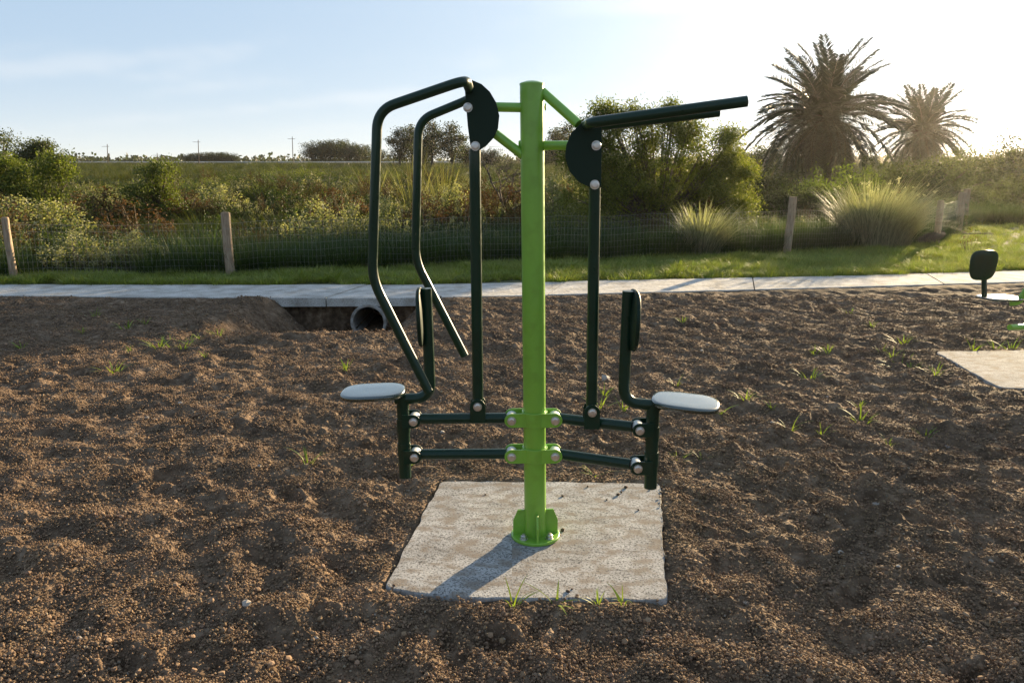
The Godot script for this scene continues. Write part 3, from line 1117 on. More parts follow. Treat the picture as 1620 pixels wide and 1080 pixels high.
func field_plants() -> void:
	var r := RandomNumberGenerator.new()
	r.seed = 23
	var leaf: Material = M.leaf
	# ---- tall grass right behind the fence and all over the field
	var dark := [Color(0.028, 0.050, 0.018), Color(0.070, 0.10, 0.036)]
	var straw := [Color(0.11, 0.12, 0.045), Color(0.20, 0.19, 0.085)]
	var tall := [tuft(r, 70, 0.16, 0.85, 0.010, 0.45, 0.35, dark[0], dark[1]), tuft(r, 60, 0.2, 0.7, 0.012, 0.7, 0.5, dark[0], dark[1])]
	var mix := [tuft(r, 60, 0.22, 0.8, 0.012, 0.5, 0.3, Color(0.032, 0.050, 0.014), Color(0.072, 0.079, 0.029)), tuft(r, 55, 0.24, 0.75, 0.013, 0.6, 0.45, Color(0.034, 0.046, 0.013), Color(0.112, 0.109, 0.045))]
	for k in 2:
		var xfs: Array = []
		var cols: Array = []
		for j in 1800:
			var d := 0.0
			var x := r.randf_range(-18.0, 13.5)
			d = fence_depth(x) + 0.15 + 3.6 * pow(r.randf(), 1.4)
			if d < 11.3 and (absf(x + 5.95) < 0.42 or absf(x + 5.2) < 0.35): continue
			var t := r.randf_range(0.7, 1.15)
			if d - fence_depth(x) < 0.6: t *= 0.75
			xfs.append(Transform3D(Basis(Vector3.UP, r.randf() * TAU).scaled(Vector3(t, t * r.randf_range(0.8, 1.15), t)), plant_spot(x, d)))
			var q := r.randf_range(0.8, 1.25)
			cols.append(Color(q, q, q))
		many("tall_grass", tall[k], leaf, xfs, cols, "dark green tall grass growing thick behind the wire fence", "grass")
	for k in 2:
		var xfs: Array = []
		var cols: Array = []
		for j in 6600:
			var d := 14.5 + 130.0 * pow(r.randf(), 2.0)
			var x := r.randf_range(-1.05, 0.85) * d
			if d < fence_depth(x) + 1.5: continue
			var t := r.randf_range(0.65, 1.15) * (1.0 + 0.010 * (d - 15.0))
			xfs.append(Transform3D(Basis(Vector3.UP, r.randf() * TAU).scaled(Vector3(t * 1.3, t * r.randf_range(0.7, 1.0), t * 1.3)), plant_spot(x, d)))
			var q := r.randf_range(0.75, 1.3)
			cols.append(Color(q * 1.05, q, q * 0.9))
		many("field_grass", mix[k], leaf, xfs, cols, "yellow green grass filling the overgrown field", "grass")
	# ---- weeds too thick to count
	var weedy := [
		bush(r, 14, 0.28, 0.75, 26, 0.06, 0.022, Color(0.030, 0.045, 0.016), Color(0.060, 0.072, 0.030), 10, Color(0.24, 0.225, 0.14)),
		bush(r, 16, 0.34, 0.7, 30, 0.05, 0.02, Color(0.025, 0.042, 0.014), Color(0.052, 0.070, 0.025)),
		bush(r, 12, 0.26, 0.8, 22, 0.06, 0.02, Color(0.05, 0.04, 0.02), Color(0.09, 0.066, 0.034), 6, Color(0.10, 0.07, 0.04)),
	]
	for k in 3:
		var xfs: Array = []
		var cols: Array = []
		var size := noise(FastNoiseLite.TYPE_SIMPLEX_SMOOTH, 0.35, 3, 70 + k)
		var patch := noise(FastNoiseLite.TYPE_SIMPLEX_SMOOTH, 0.16, 2, 60 + k)
		for j in 5000:
			var x := r.randf_range(-32.0, 16.0)
			var d := fence_depth(x) + 1.2 + 26.0 * pow(r.randf(), 1.5)
			if x > 0.78 * d or x < -1.05 * d: continue
			if patch.get_noise_2d(x, d) < [-0.02, -0.1, 0.2][k]: continue
			var t := r.randf_range(0.55, 1.1) * (0.85 + 0.9 * maxf(0.0, size.get_noise_2d(x, d)))
			xfs.append(Transform3D(Basis(Vector3.UP, r.randf() * TAU).scaled(Vector3(t, t * r.randf_range(0.8, 1.25), t)), plant_spot(x, d)))
			var q := r.randf_range(0.75, 1.25)
			cols.append(Color(q, q, q))
		many("weeds", weedy[k][0], leaf if k < 2 else M.dry_leaf, xfs, cols, ["pale tipped grey green weeds crowding the field", "dark green leafy weeds crowding the field", "rusty brown dried weeds in patches of the field"][k], "weeds")
	# ---- shrubs one can pick out
	var protos: Array = []
	var looks := [
		["seed_head_shrub", bush(r, 30, 0.42, 1.0, 46, 0.055, 0.02, Color(0.10, 0.13, 0.045), Color(0.19, 0.20, 0.09), 26, Color(0.36, 0.34, 0.20)), "leaf"],
		["rusty_dock_plant", bush(r, 24, 0.4, 0.95, 34, 0.06, 0.022, Color(0.06, 0.046, 0.022), Color(0.115, 0.078, 0.038), 16, Color(0.13, 0.082, 0.042)), "dry_leaf"],
		["yellow_green_shrub", bush(r, 60, 0.75, 0.9, 60, 0.05, 0.012, Color(0.10, 0.13, 0.02), Color(0.19, 0.21, 0.045), 0, Color.WHITE, 1.2), "leaf"],
		["dark_green_shrub", bush(r, 70, 0.85, 1.1, 60, 0.055, 0.022, Color(0.028, 0.045, 0.016), Color(0.065, 0.085, 0.03)), "leaf"],
	]
	var spots := [
		# kind, photo x, top y, depth, width, label
		[0, 112, 372, 10.75, 0.9, "bright cream-tipped weed bush behind the fence, nearest the reddish post"],
		[0, 207, 368, 10.85, 0.72, "narrow upright cream-tipped weed behind the fence, second from the reddish post"],
		[0, 150, 405, 10.8, 0.5, "short pale weed between the two bright cream-tipped bushes"],
		[0, 245, 402, 10.9, 0.5, "short pale weed right of the narrow cream-tipped weed"],
		[0, 500, 325, 14.6, 1.3, "cream-tipped shrub catching sun in mid field left of the machine's handle"],
		[0, 560, 330, 14.8, 0.9, "small cream-tipped shrub touching the machine's outer handle"],
		[0, 610, 320, 15.0, 1.0, "cream-tipped shrub seen between the two handle bars"],
		[0, 715, 296, 18.5, 1.1, "cream-tipped shrub seen between inner handle and link rod"],
		[0, 30, 318, 15.5, 1.9, "wide pale weed clump at the left edge of the field"],
		[0, 95, 322, 16.0, 1.5, "pale weed clump under the light green tree"],
		[0, 880, 290, 17.5, 1.2, "cream-tipped shrub just right of the green post"],
		[0, 350, 296, 22.0, 1.6, "grey green seed-head shrub standing above the grass post"],
		[1, 165, 300, 19.0, 1.8, "rust brown dock patch below the hazy field grass at left"],
		[1, 215, 322, 15.5, 1.6, "darker rust brown dock clump above the narrow cream-tipped weed"],
		[1, 290, 300, 20.0, 2.0, "rust brown dock clump right of the round mid-field shrub"],
		[1, 540, 302, 19.0, 1.6, "rust brown dock clump left of the outer handle"],
		[1, 672, 308, 17.0, 1.2, "rust brown dock clump behind the inner handle"],
		[1, 735, 305, 18.0, 1.1, "rust brown dock clump behind the left link rod"],
		[1, 800, 300, 18.0, 1.0, "rust brown dock clump between link rod and green post"],
		[2, 170, 290, 27.0, 2.6, "low yellow green broom shrub left of the round mid-field shrub"],
		[2, 330, 278, 32.0, 3.0, "yellow green broom shrub beyond the grey fence post"],
		[2, 385, 274, 38.0, 3.2, "yellow green broom shrub far in the field, beside a darker one"],
		[2, 430, 288, 27.0, 2.2, "yellow green broom shrub in mid field left of the dark clump"],
		[3, 515, 268, 33.0, 4.2, "dark green rounded shrub in the field left of the outer handle"],
		[3, 420, 271, 36.0, 2.8, "dark green rounded shrub far in the field"],
		[2, 470, 262, 48.0, 5.0, "bright grassy hummock far in the field near the skyline"],
		[3, 130, 276, 34.0, 3.6, "dark low shrub by the light green tree"],
		[2, 600, 268, 40.0, 3.4, "yellow green broom shrub behind the outer handle"],
	]
	for q in looks:
		var o := Node3D.new()
		o.name = q[0]
		var st := node(q[1][1], "stems", M.bark, o)
		st.name = "stem"
		node(q[1][0], "foliage", M[q[2]], o)
		protos.append(o)
	for s in spots:
		var foot := at(s[1], 400, s[3])
		foot.y = height(foot.x, foot.z)
		var top := at(s[1], s[2], s[3]).y
		var tall_ := maxf(0.35, top - foot.y)
		var o: Node3D = protos[s[0]].duplicate()
		o.name = numbered(looks[s[0]][0])
		add_child(o)
		o.position = foot
		o.rotation.y = r.randf() * TAU
		var wide: float = s[4] / [0.84, 0.8, 1.5, 1.7][s[0]]
		o.scale = Vector3(wide, tall_ / [1.0, 0.95, 0.9, 1.1][s[0]], wide)
		tag(o, s[5], "shrub", "shrubs standing out in the field")
	for p in protos: p.free()
	# ---- straw plumes standing above the field behind the machine
	var plume := tuft(r, 90, 0.35, 1.5, 0.014, 0.75, 0.22, Color(0.15, 0.15, 0.06), Color(0.26, 0.23, 0.11), 4)
	var n := 0
	for s in [[655, 232, 26.0, "tall straw-coloured grass clump left of the inner handle"], [700, 236, 27.0, "tall straw-coloured grass clump right of the inner handle"], [900, 262, 24.0, "straw grass clump seen under the right green bracket"], [590, 245, 31.0, "thin straw grass clump behind the outer handle"]]:
		var foot := at(s[0], 300, s[2])
		foot.y = height(foot.x, foot.z)
		var k := (at(s[0], s[1], s[2]).y - foot.y) / 1.35
		var o := base("straw_grass_clump", foot)
		o.scale = Vector3.ONE * k
		node(plume, "blades", M.leaf, o)
		tag(o, s[3], "grass clump", "straw grass clumps in the field")
		n += 1


func trees() -> void:
	var r := RandomNumberGenerator.new()
	r.seed = 41
	var o: Node3D
	# big backlit bush-tree right of the machine
	var p := plant_spot(3.0, 16.5)
	var tufts: Array = []
	for q in [[-1.45, 2.35, 0.35], [-1.1, 2.8, 0.28], [-0.75, 2.7, 0.42], [-0.35, 2.75, 0.28], [0.1, 2.85, 0.3], [0.38, 2.6, 0.33], [-1.75, 2.0, 0.33], [-0.2, 2.25, 0.42], [-1.1, 2.2, 0.4], [0.72, 2.35, 0.35], [1.25, 2.3, 0.28], [1.3, 1.95, 0.35], [1.7, 1.7, 0.36], [1.0, 1.7, 0.4], [-1.0, 1.75, 0.5], [-0.3, 1.9, 0.45], [0.4, 2.0, 0.42]]:
		tufts.append([Vector3(q[0], q[1], r.randf_range(-0.4, 0.4)), Vector3(q[2], q[2] * 0.85, q[2] * 1.2)])
	for q in [[-1.2, 1.5, 0.7, 0.55], [-0.2, 1.5, 0.8, 0.6], [0.8, 1.4, 0.8, 0.5], [1.4, 1.15, 0.65, 0.5], [0.0, 0.75, 1.8, 0.65], [-1.3, 0.85, 0.9, 0.6], [1.4, 0.65, 0.6, 0.5], [0.6, 0.8, 1.2, 0.6]]:
		tufts.append([Vector3(q[0], q[1], 0.1), Vector3(q[2], q[3], 0.85)])
		tufts.append(tufts[tufts.size() - 1])
	o = tree("acacia_tree", p, 0.0, r, 0.7, 0.07, tufts, 640, 125, 0.105, 0.075, 0.023, Color(0.085, 0.11, 0.018), Color(0.215, 0.225, 0.05), "leaf", 0.3)
	tag(o, "large feathery backlit green tree right of the gym machine", "tree")
	# two palms
	palm(Vector3(13.0, 0.25, -34.0), 2.85, 3.6, 165, 3, 0.9, "larger date palm with a full round crown and hanging skirt")
	palm(Vector3(23.2, 0.4, -46.0), 2.6, 3.2, 110, 4, 0.75, "smaller hazy date palm right of the larger palm")
	# dark scrub below and beside the palms
	var scrub := [Color(0.026, 0.034, 0.014), Color(0.065, 0.075, 0.028)]
	var shrubs := [
		# x px, top y, depth, half width m, label, colour set
		[1195, 262, 25.0, 1.6, "dark leafy shrub left below the larger palm"],
		[1240, 285, 21.0, 1.3, "low dark shrub in front of the larger palm's left side"],
		[1318, 262, 22.0, 1.5, "bright green fuzzy shrub in front of the larger palm's trunk"],
		[1410, 248, 27.0, 1.9, "dark shrub between the two palms"],
		[1465, 255, 28.0, 2.2, "hazy shrub below the smaller palm"],
		[1530, 240, 32.0, 2.4, "hazy rounded shrub right of the smaller palm"],
		[1572, 226, 35.0, 2.3, "hazy round tree second from the right edge"],
		[1622, 212, 33.0, 2.4, "hazy round tree cut by the right edge"],
		[1550, 300, 24.0, 1.6, "low grey green shrub behind the paired fence posts"],
		[1400, 300, 19.0, 1.7, "low shrub behind the big pampas clump"],
		[1660, 262, 25.0, 1.9, "grey green bush at the lawn's far right edge"],
		[1185, 225, 60.0, 3.0, "small far tree left of the larger palm near the skyline"],
	]
	var makes: Array = []
	for k in 3:
		var tr := tree("scrub_tree", Vector3.ZERO, 0.0, r, 0.35, 0.06, [[Vector3(0, 0.62, 0), Vector3(0.85, 0.42, 0.8)], [Vector3(0.3, 0.35, 0.1), Vector3(0.8, 0.35, 0.8)], [Vector3(-0.3, 0.35, 0.2), Vector3(0.75, 0.33, 0.75)]], 150, 70, 0.085, 0.06, 0.026,
			[scrub[0], Color(0.07, 0.10, 0.022), Color(0.05, 0.062, 0.024)][k], [scrub[1], Color(0.16, 0.20, 0.045), Color(0.10, 0.115, 0.042)][k])
		makes.append(tr)
	for k in shrubs.size():
		var s: Array = shrubs[k]
		var foot := at(s[0], 380, s[2])
		foot.y = height(foot.x, foot.z)
		var tall := at(s[0], s[1], s[2]).y - foot.y
		var kind: int = [0, 0, 1, 0, 2, 2, 0, 0, 2, 2, 2, 0][k]
		var c := copy(makes[kind], foot, r.randf() * TAU, Vector3(s[3] / 0.95, tall / 1.02, s[3] / 0.95), s[4], "scrub beside the palms")
		c.set_meta("category", "shrub")
	# trees at the left
	o = tree("broadleaf_tree", plant_spot(-29.0, 46.0), 0.0, r, 1.2, 0.2, [[Vector3(0, 1.9, 0), Vector3(1.6, 0.9, 1.4)], [Vector3(1.6, 1.4, 0), Vector3(1.0, 0.7, 1.0)], [Vector3(-1.6, 1.5, 0), Vector3(1.3, 0.8, 1.2)], [Vector3(2.4, 1.7, 0), Vector3(0.45, 0.5, 0.5)]], 150, 80, 0.26, 0.13, 0.07, Color(0.045, 0.06, 0.02), Color(0.10, 0.11, 0.04))
	tag(o, "dark broad tree at the far left above the field", "tree")
	o = tree("willow_tree", plant_spot(-10.2, 17.2), 0.0, r, 0.5, 0.05, [[Vector3(0.0, 1.0, 0), Vector3(0.6, 0.5, 0.6)], [Vector3(0.5, 1.55, 0), Vector3(0.4, 0.35, 0.5)], [Vector3(-0.4, 1.35, 0), Vector3(0.45, 0.4, 0.5)], [Vector3(0.05, 0.7, 0.3), Vector3(0.65, 0.4, 0.6)], [Vector3(-0.8, 1.6, 0), Vector3(0.5, 0.3, 0.4)]], 150, 90, 0.10, 0.075, 0.028, Color(0.075, 0.10, 0.022), Color(0.15, 0.17, 0.04))
	tag(o, "light green leafy young tree at the left in front of the dark tree", "tree")
	o = tree("sapling_tree", plant_spot(-8.7, 19.5), 0.6, r, 0.6, 0.05, [[Vector3(0.25, 1.25, 0), Vector3(0.45, 0.35, 0.4)], [Vector3(-0.25, 0.95, 0), Vector3(0.5, 0.45, 0.45)], [Vector3(0.2, 0.6, 0.1), Vector3(0.6, 0.4, 0.5)]], 90, 80, 0.11, 0.065, 0.03, Color(0.07, 0.09, 0.022), Color(0.15, 0.17, 0.045))
	tag(o, "small open green tree in mid field left of the machine", "tree")
	# bare twiggy tree between link rod and post
	var bare := base("bare_tree", plant_spot(-0.25, 21.0))
	var g := Geo.new()
	var todo: Array = [[Vector3(0, -0.2, 0), Vector3(0, 1, 0), 0.75, 0.05, 0]]
	while todo.size():
		var b: Array = todo.pop_back()
		var s: Vector3 = b[0]
		var d: Vector3 = b[1]
		var m: Vector3 = s + d * b[2] * 0.5 + Vector3(r.randfn(), r.randfn(), r.randfn()) * 0.05 * b[2]
		var e: Vector3 = s + d * b[2] + Vector3(r.randfn(), r.randfn(), r.randfn()) * 0.08 * b[2]
		g.tube(PackedVector3Array([s, m, e]), [b[3], b[3] * 0.8, b[3] * 0.6], 4, false)
		if b[4] < 5:
			for k in (4 if b[4] == 0 else 3):
				var nd := (d * 0.8 + Vector3(r.randfn(), r.randfn() * 0.5 + 0.05, r.randfn() * 0.6) * 0.75).normalized()
				todo.append([s.lerp(e, r.randf_range(0.55, 1.0)), nd, b[2] * r.randf_range(0.6, 0.9), b[3] * 0.58, b[4] + 1])
	node(g.mesh(), "trunk", M.bark, bare)
	tag(bare, "leafless twiggy tree seen left of the green post", "tree")
	# far groves: eucalyptus beyond the road
	var euc: Array = []
	for k in 2:
		var lobes: Array = [[Vector3(0, 7.0, 0), Vector3(2.6, 1.8, 2.4)], [Vector3(-1.2, 5.0, 0.5), Vector3(2.0, 1.8, 2.0)], [Vector3(1.3, 4.6, 0), Vector3(2.0, 1.9, 2.0)], [Vector3(0, 2.6, 0.3), Vector3(2.0, 1.6, 1.8)]]
		if k == 1: lobes = [[Vector3(0.6, 7.6, 0), Vector3(1.5, 1.4, 1.6)], [Vector3(-1.6, 6.0, 0), Vector3(1.6, 1.1, 1.5)], [Vector3(1.7, 5.0, 0), Vector3(1.7, 1.2, 1.5)], [Vector3(-0.3, 3.2, 0), Vector3(2.0, 1.4, 1.8)]]
		euc.append(tree("eucalyptus_tree", Vector3.ZERO, 0.0, r, 3.5, 0.25, lobes, 90, 45, 0.62, 0.42, 0.2, Color(0.020, 0.030, 0.012), Color(0.050, 0.060, 0.022)))
	var groves := [
		# x px, top y, depth, kind, width factor, label
		[494, 222, 185.0, 0, 1.0], [508, 218, 190.0, 0, 1.0], [522, 216, 188.0, 0, 1.0], [537, 216, 192.0, 0, 1.0], [551, 219, 188.0, 0, 1.0], [565, 224, 186.0, 0, 1.0], [577, 225, 190.0, 0, 0.9], [600, 232, 200.0, 0, 0.9],
		[632, 204, 120.0, 1, 0.8], [652, 200, 122.0, 1, 0.9], [684, 192, 118.0, 1, 0.9], [716, 196, 117.0, 1, 0.9], [668, 215, 128.0, 0, 0.8], [738, 222, 122.0, 0, 0.8], [775, 232, 120.0, 0, 0.8], [880, 205, 110.0, 1, 0.9], [897, 196, 108.0, 1, 0.8], [865, 222, 115.0, 0, 0.8],
		[300, 240, 230.0, 0, 1.0], [315, 239, 228.0, 0, 1.1], [331, 238, 230.0, 0, 1.1], [346, 238, 228.0, 0, 1.1], [360, 239, 230.0, 0, 1.1], [369, 243, 230.0, 0, 0.8],
		[1600, 228, 60.0, 0, 0.5], [1150, 232, 75.0, 1, 0.6],
	]
	for k in groves.size():
		var q: Array = groves[k]
		var foot := at(q[0], 262, q[2])
		foot.y = height(foot.x, foot.z)
		var top := at(q[0], q[1], q[2]).y
		var s := (top - foot.y) / (8.8 if q[3] == 0 else 9.0)
		var label := "dark tree of the dense grove on the skyline left of the outer handle"
		var grp := "dense grove left of the handles"
		if k >= 8:
			label = "open-crowned eucalyptus of the grove behind the handles and post"
			grp = "eucalyptus behind the machine"
		if k >= 18:
			label = "tree of the small flat-topped grove far beyond the road"
			grp = "flat-topped far grove"
		var first := 0 if k < 8 else (8 if k < 18 else 18)
		var rank := 0
		for j in range(first, mini([8, 18, 24][0 if k < 8 else (1 if k < 18 else 2)], groves.size())):
			if groves[j][0] <= q[0]: rank += 1
		var nth := ["", "leftmost", "second from the left", "third from the left", "fourth from the left", "fifth from the left", "sixth from the left", "seventh from the left", "eighth from the left", "ninth from the left", "tenth from the left"]
		label = "%s of the %s" % [nth[rank] if k < 24 else "", ["dark trees in the dense skyline grove", "open-crowned eucalyptus trees behind the machine", "trees in the small flat-topped far grove"][0 if k < 8 else (1 if k < 18 else 2)]]
		if k == 24: label = "small sunlit far tree at the right skyline"; grp = "far single trees"
		if k == 25: label = "far tree on the skyline beside the feathery tree"; grp = "far single trees"
		var wide: float = maxf(s, 0.85) * q[4] if q[2] > 100.0 else s * 1.2
		var c := copy(euc[q[3]], foot, r.randf() * TAU, Vector3(wide, s, wide), label, grp)
		c.set_meta("category", "tree")
	for q in makes + euc:
		remove_child(q)
		q.free()
	# low wood along the horizon
	var w := leafgeo()
	for k in 1700:
		var x := r.randf_range(-420.0, 330.0)
		var d := r.randf_range(330.0, 380.0)
		var tall := (1.6 + 1.8 * n_big.get_noise_2d(x * 0.02, 5.0)) * r.randf_range(0.1, 1.0)
		var c := Vector3(x, 1.3 + tall, -d)
		for j in 16:
			w.col = tone(Color(0.025, 0.034, 0.016), Color(0.05, 0.058, 0.026), r)
			var e := Vector3(r.randfn(), r.randfn() * 0.7, r.randfn()) * 1.6
			var dd := Vector3(r.randfn(), r.randfn(), r.randfn()).normalized()
			w.leaf(c + e, dd, dd.cross(Vector3(r.randfn(), r.randfn(), r.randfn())).normalized(), 1.8, 1.3)
	var wo := node(w.mesh(true), "treeline", M.leaf)
	tag(wo, "low dark line of distant woods along the horizon", "woods", "", "stuff")
	# pampas clumps behind the fence
	var specs := [[1112, 402, 13.0, 0.34, 1.35, "smaller pampas grass clump behind the fence, arching over to the right"], [1385, 393, 14.3, 0.72, 1.85, "big glowing pampas grass clump behind the fence right of the pale post"]]
	for k in 2:
		var s: Array = specs[k]
		var foot := at(s[0], s[1], s[2])
		foot.y = height(foot.x, foot.z)
		var bl := leafgeo()
		for j in [1000, 2400][k]:
			var a := r.randf() * TAU
			var q: float = s[3] * sqrt(r.randf())
			var out := Vector3(cos(a), 0, sin(a))
			var d: Vector3 = (Vector3.UP * 1.0 + out * 0.30 * (q / s[3]) + Vector3(0.03, 0, 0) + Vector3(r.randfn(), 0, r.randfn()) * 0.14).normalized()
			bl.col = tone(Color(0.16, 0.165, 0.10), Color(0.43, 0.41, 0.33), r)
			var l: float = s[4] * r.randf_range(0.55, 1.05)
			bl.blade(out * q * 0.75, d, (out * 0.12 + Vector3(0.06, -r.randf_range(0.28, 0.62), 0)), l, 0.015, 7)
		var po := base("pampas_grass", foot)
		node(bl.mesh(true), "blades", M.leaf, po)
		if k == 1:
			var fl := leafgeo()
			for j in 26:
				var a := r.randf() * TAU
				var q := 0.9 * sqrt(r.randf())
				var tip := Vector3(cos(a) * q + 0.1, r.randf_range(0.85, 1.22), sin(a) * q)
				for m in 10:
					fl.col = Color(0.5, 0.48, 0.38)
					var d := Vector3(r.randfn(), r.randfn() + 1.0, r.randfn()).normalized()
					fl.leaf(tip + Vector3(r.randfn(), r.randfn(), r.randfn()) * 0.012, d, d.cross(Vector3(0.3, 0.1, 1)).normalized(), 0.03, 0.012)
			node(fl.mesh(true), "seed_heads", M.leaf, po)
		tag(po, s[5], "pampas grass", "pampas clumps behind the fence")
	# tree standing outside the frame at the right: its shade lies on the soil in the right foreground
	var shade := tree("shade_tree", plant_spot(17.3, 19.6), 0.0, r, 1.4, 0.18, [[Vector3(0, 2.6, 0), Vector3(1.7, 1.5, 1.7)], [Vector3(0.8, 1.6, -0.4), Vector3(1.7, 1.3, 1.5)], [Vector3(-0.2, 1.2, 0.2), Vector3(1.5, 1.2, 1.4)], [Vector3(0.5, 3.6, 0), Vector3(1.3, 1.0, 1.3)]], 260, 80, 0.26, 0.11, 0.06, Color(0.04, 0.055, 0.02), Color(0.09, 0.10, 0.035))
	tag(shade, "leafy tree standing past the right edge that shades the right foreground", "tree")


# ------------------------------------------------------------------ machine
func bolt(parent: Node, where: Vector3, size: float, called := "bolt", axis := Vector3(0, 0, 1)) -> void:
	var g := Geo.new()
	var side := axis.cross(Vector3.UP if absf(axis.y) < 0.9 else Vector3.RIGHT).normalized()
	var xf := Transform3D(Basis(side, axis, side.cross(axis)), where)
	g.lathe([Vector2(size, -0.004), Vector2(size, 0.0015), Vector2(size * 0.97, 0.003), Vector2(size * 0.80, 0.003), Vector2(size * 0.80, 0.0065), Vector2(size * 0.70, 0.0085), Vector2(size * 0.5, 0.0092), Vector2(0, 0.0094)], xf, 20)
	node(g.mesh(), called, M.zinc_bolt, parent)

func flat_plate(parent: Node, called: String, px: Array, depth: float, thick: float, m: Material, off: Vector3, more: Array = []) -> Node:
	var outline := PackedVector2Array()
	for q in px:
		var p := at(q[0], q[1], depth) - off
		outline.append(Vector2(p.x, p.y))
	var g := Geo.new()
	for z in ([0.0] if more.is_empty() else more):
		g.plate(outline, Transform3D(Basis(), Vector3(0, 0, -depth - off.z + z)), thick, 0.0014)
	return node(g.mesh(), called, m, parent)

func capsule_outline(a: Vector2, b: Vector2, w: float, steps := 8, flat_start := true) -> PackedVector2Array:
	var d := (b - a).normalized()
	var s := d.orthogonal()
	var out := PackedVector2Array()
	if flat_start:
		out.append(a - s * w); out.append(a + s * w)
	else:
		for k in steps + 1:
			var t := PI * k / steps
			out.append(a - s * w * cos(t) - d * w * sin(t))
	for k in steps + 1:
		var t := PI * k / steps
		out.append(b + s * w * cos(t) + d * w * sin(t))
	return out

func superellipse(w: float, h: float, n := 3.2, steps := 40, taper := 0.0) -> PackedVector2Array:
	var out := PackedVector2Array()
	for k in steps:
		var t := TAU * k / steps
		var c := cos(t)
		var s := sin(t)
		var x := signf(c) * pow(absf(c), 2.0 / n) * w * 0.5
		var y := signf(s) * pow(absf(s), 2.0 / n) * h * 0.5
		out.append(Vector2(x * (1.0 + taper * y / h), y))
	return out

# a dished plate with a rolled edge: outline in x/z of xf, y its thickness
func pan(outline: PackedVector2Array, xf: Transform3D, thick: float, dish: float) -> ArrayMesh:
	var g := Geo.new()
	var rings := [[0.0, dish * -1.0], [0.35, dish * -0.85], [0.7, dish * -0.3], [0.9, 0.0], [0.965, -0.0012], [0.99, -0.004], [1.0, -0.009], [0.99, -thick + 0.002], [0.965, -thick], [0.6, -thick - dish * 0.5], [0.0, -thick - dish]]
	var ids: Array = []
	for k in rings.size():
		var q: Array = rings[k]
		var ring: Array = []
		for p in outline:
			var nn := Vector3(p.x, 0, p.y).normalized()
			var up := [1.0, 1.0, 0.999, 0.995, 0.9, 0.6, 0.0, -0.7, -0.97, -1.0, -1.0]
			var t: float = up[k]
			ring.append(g.vert(xf * Vector3(p.x * q[0], q[1], p.y * q[0]), (xf.basis * (nn * sqrt(maxf(0.0, 1.0 - t * t)) + Vector3.UP * t)).normalized()))
		ids.append(ring)
	var n := outline.size()
	for k in rings.size() - 1:
		for s in n: g.quad(ids[k][s], ids[k][(s + 1) % n], ids[k + 1][(s + 1) % n], ids[k + 1][s])
	return g.mesh()


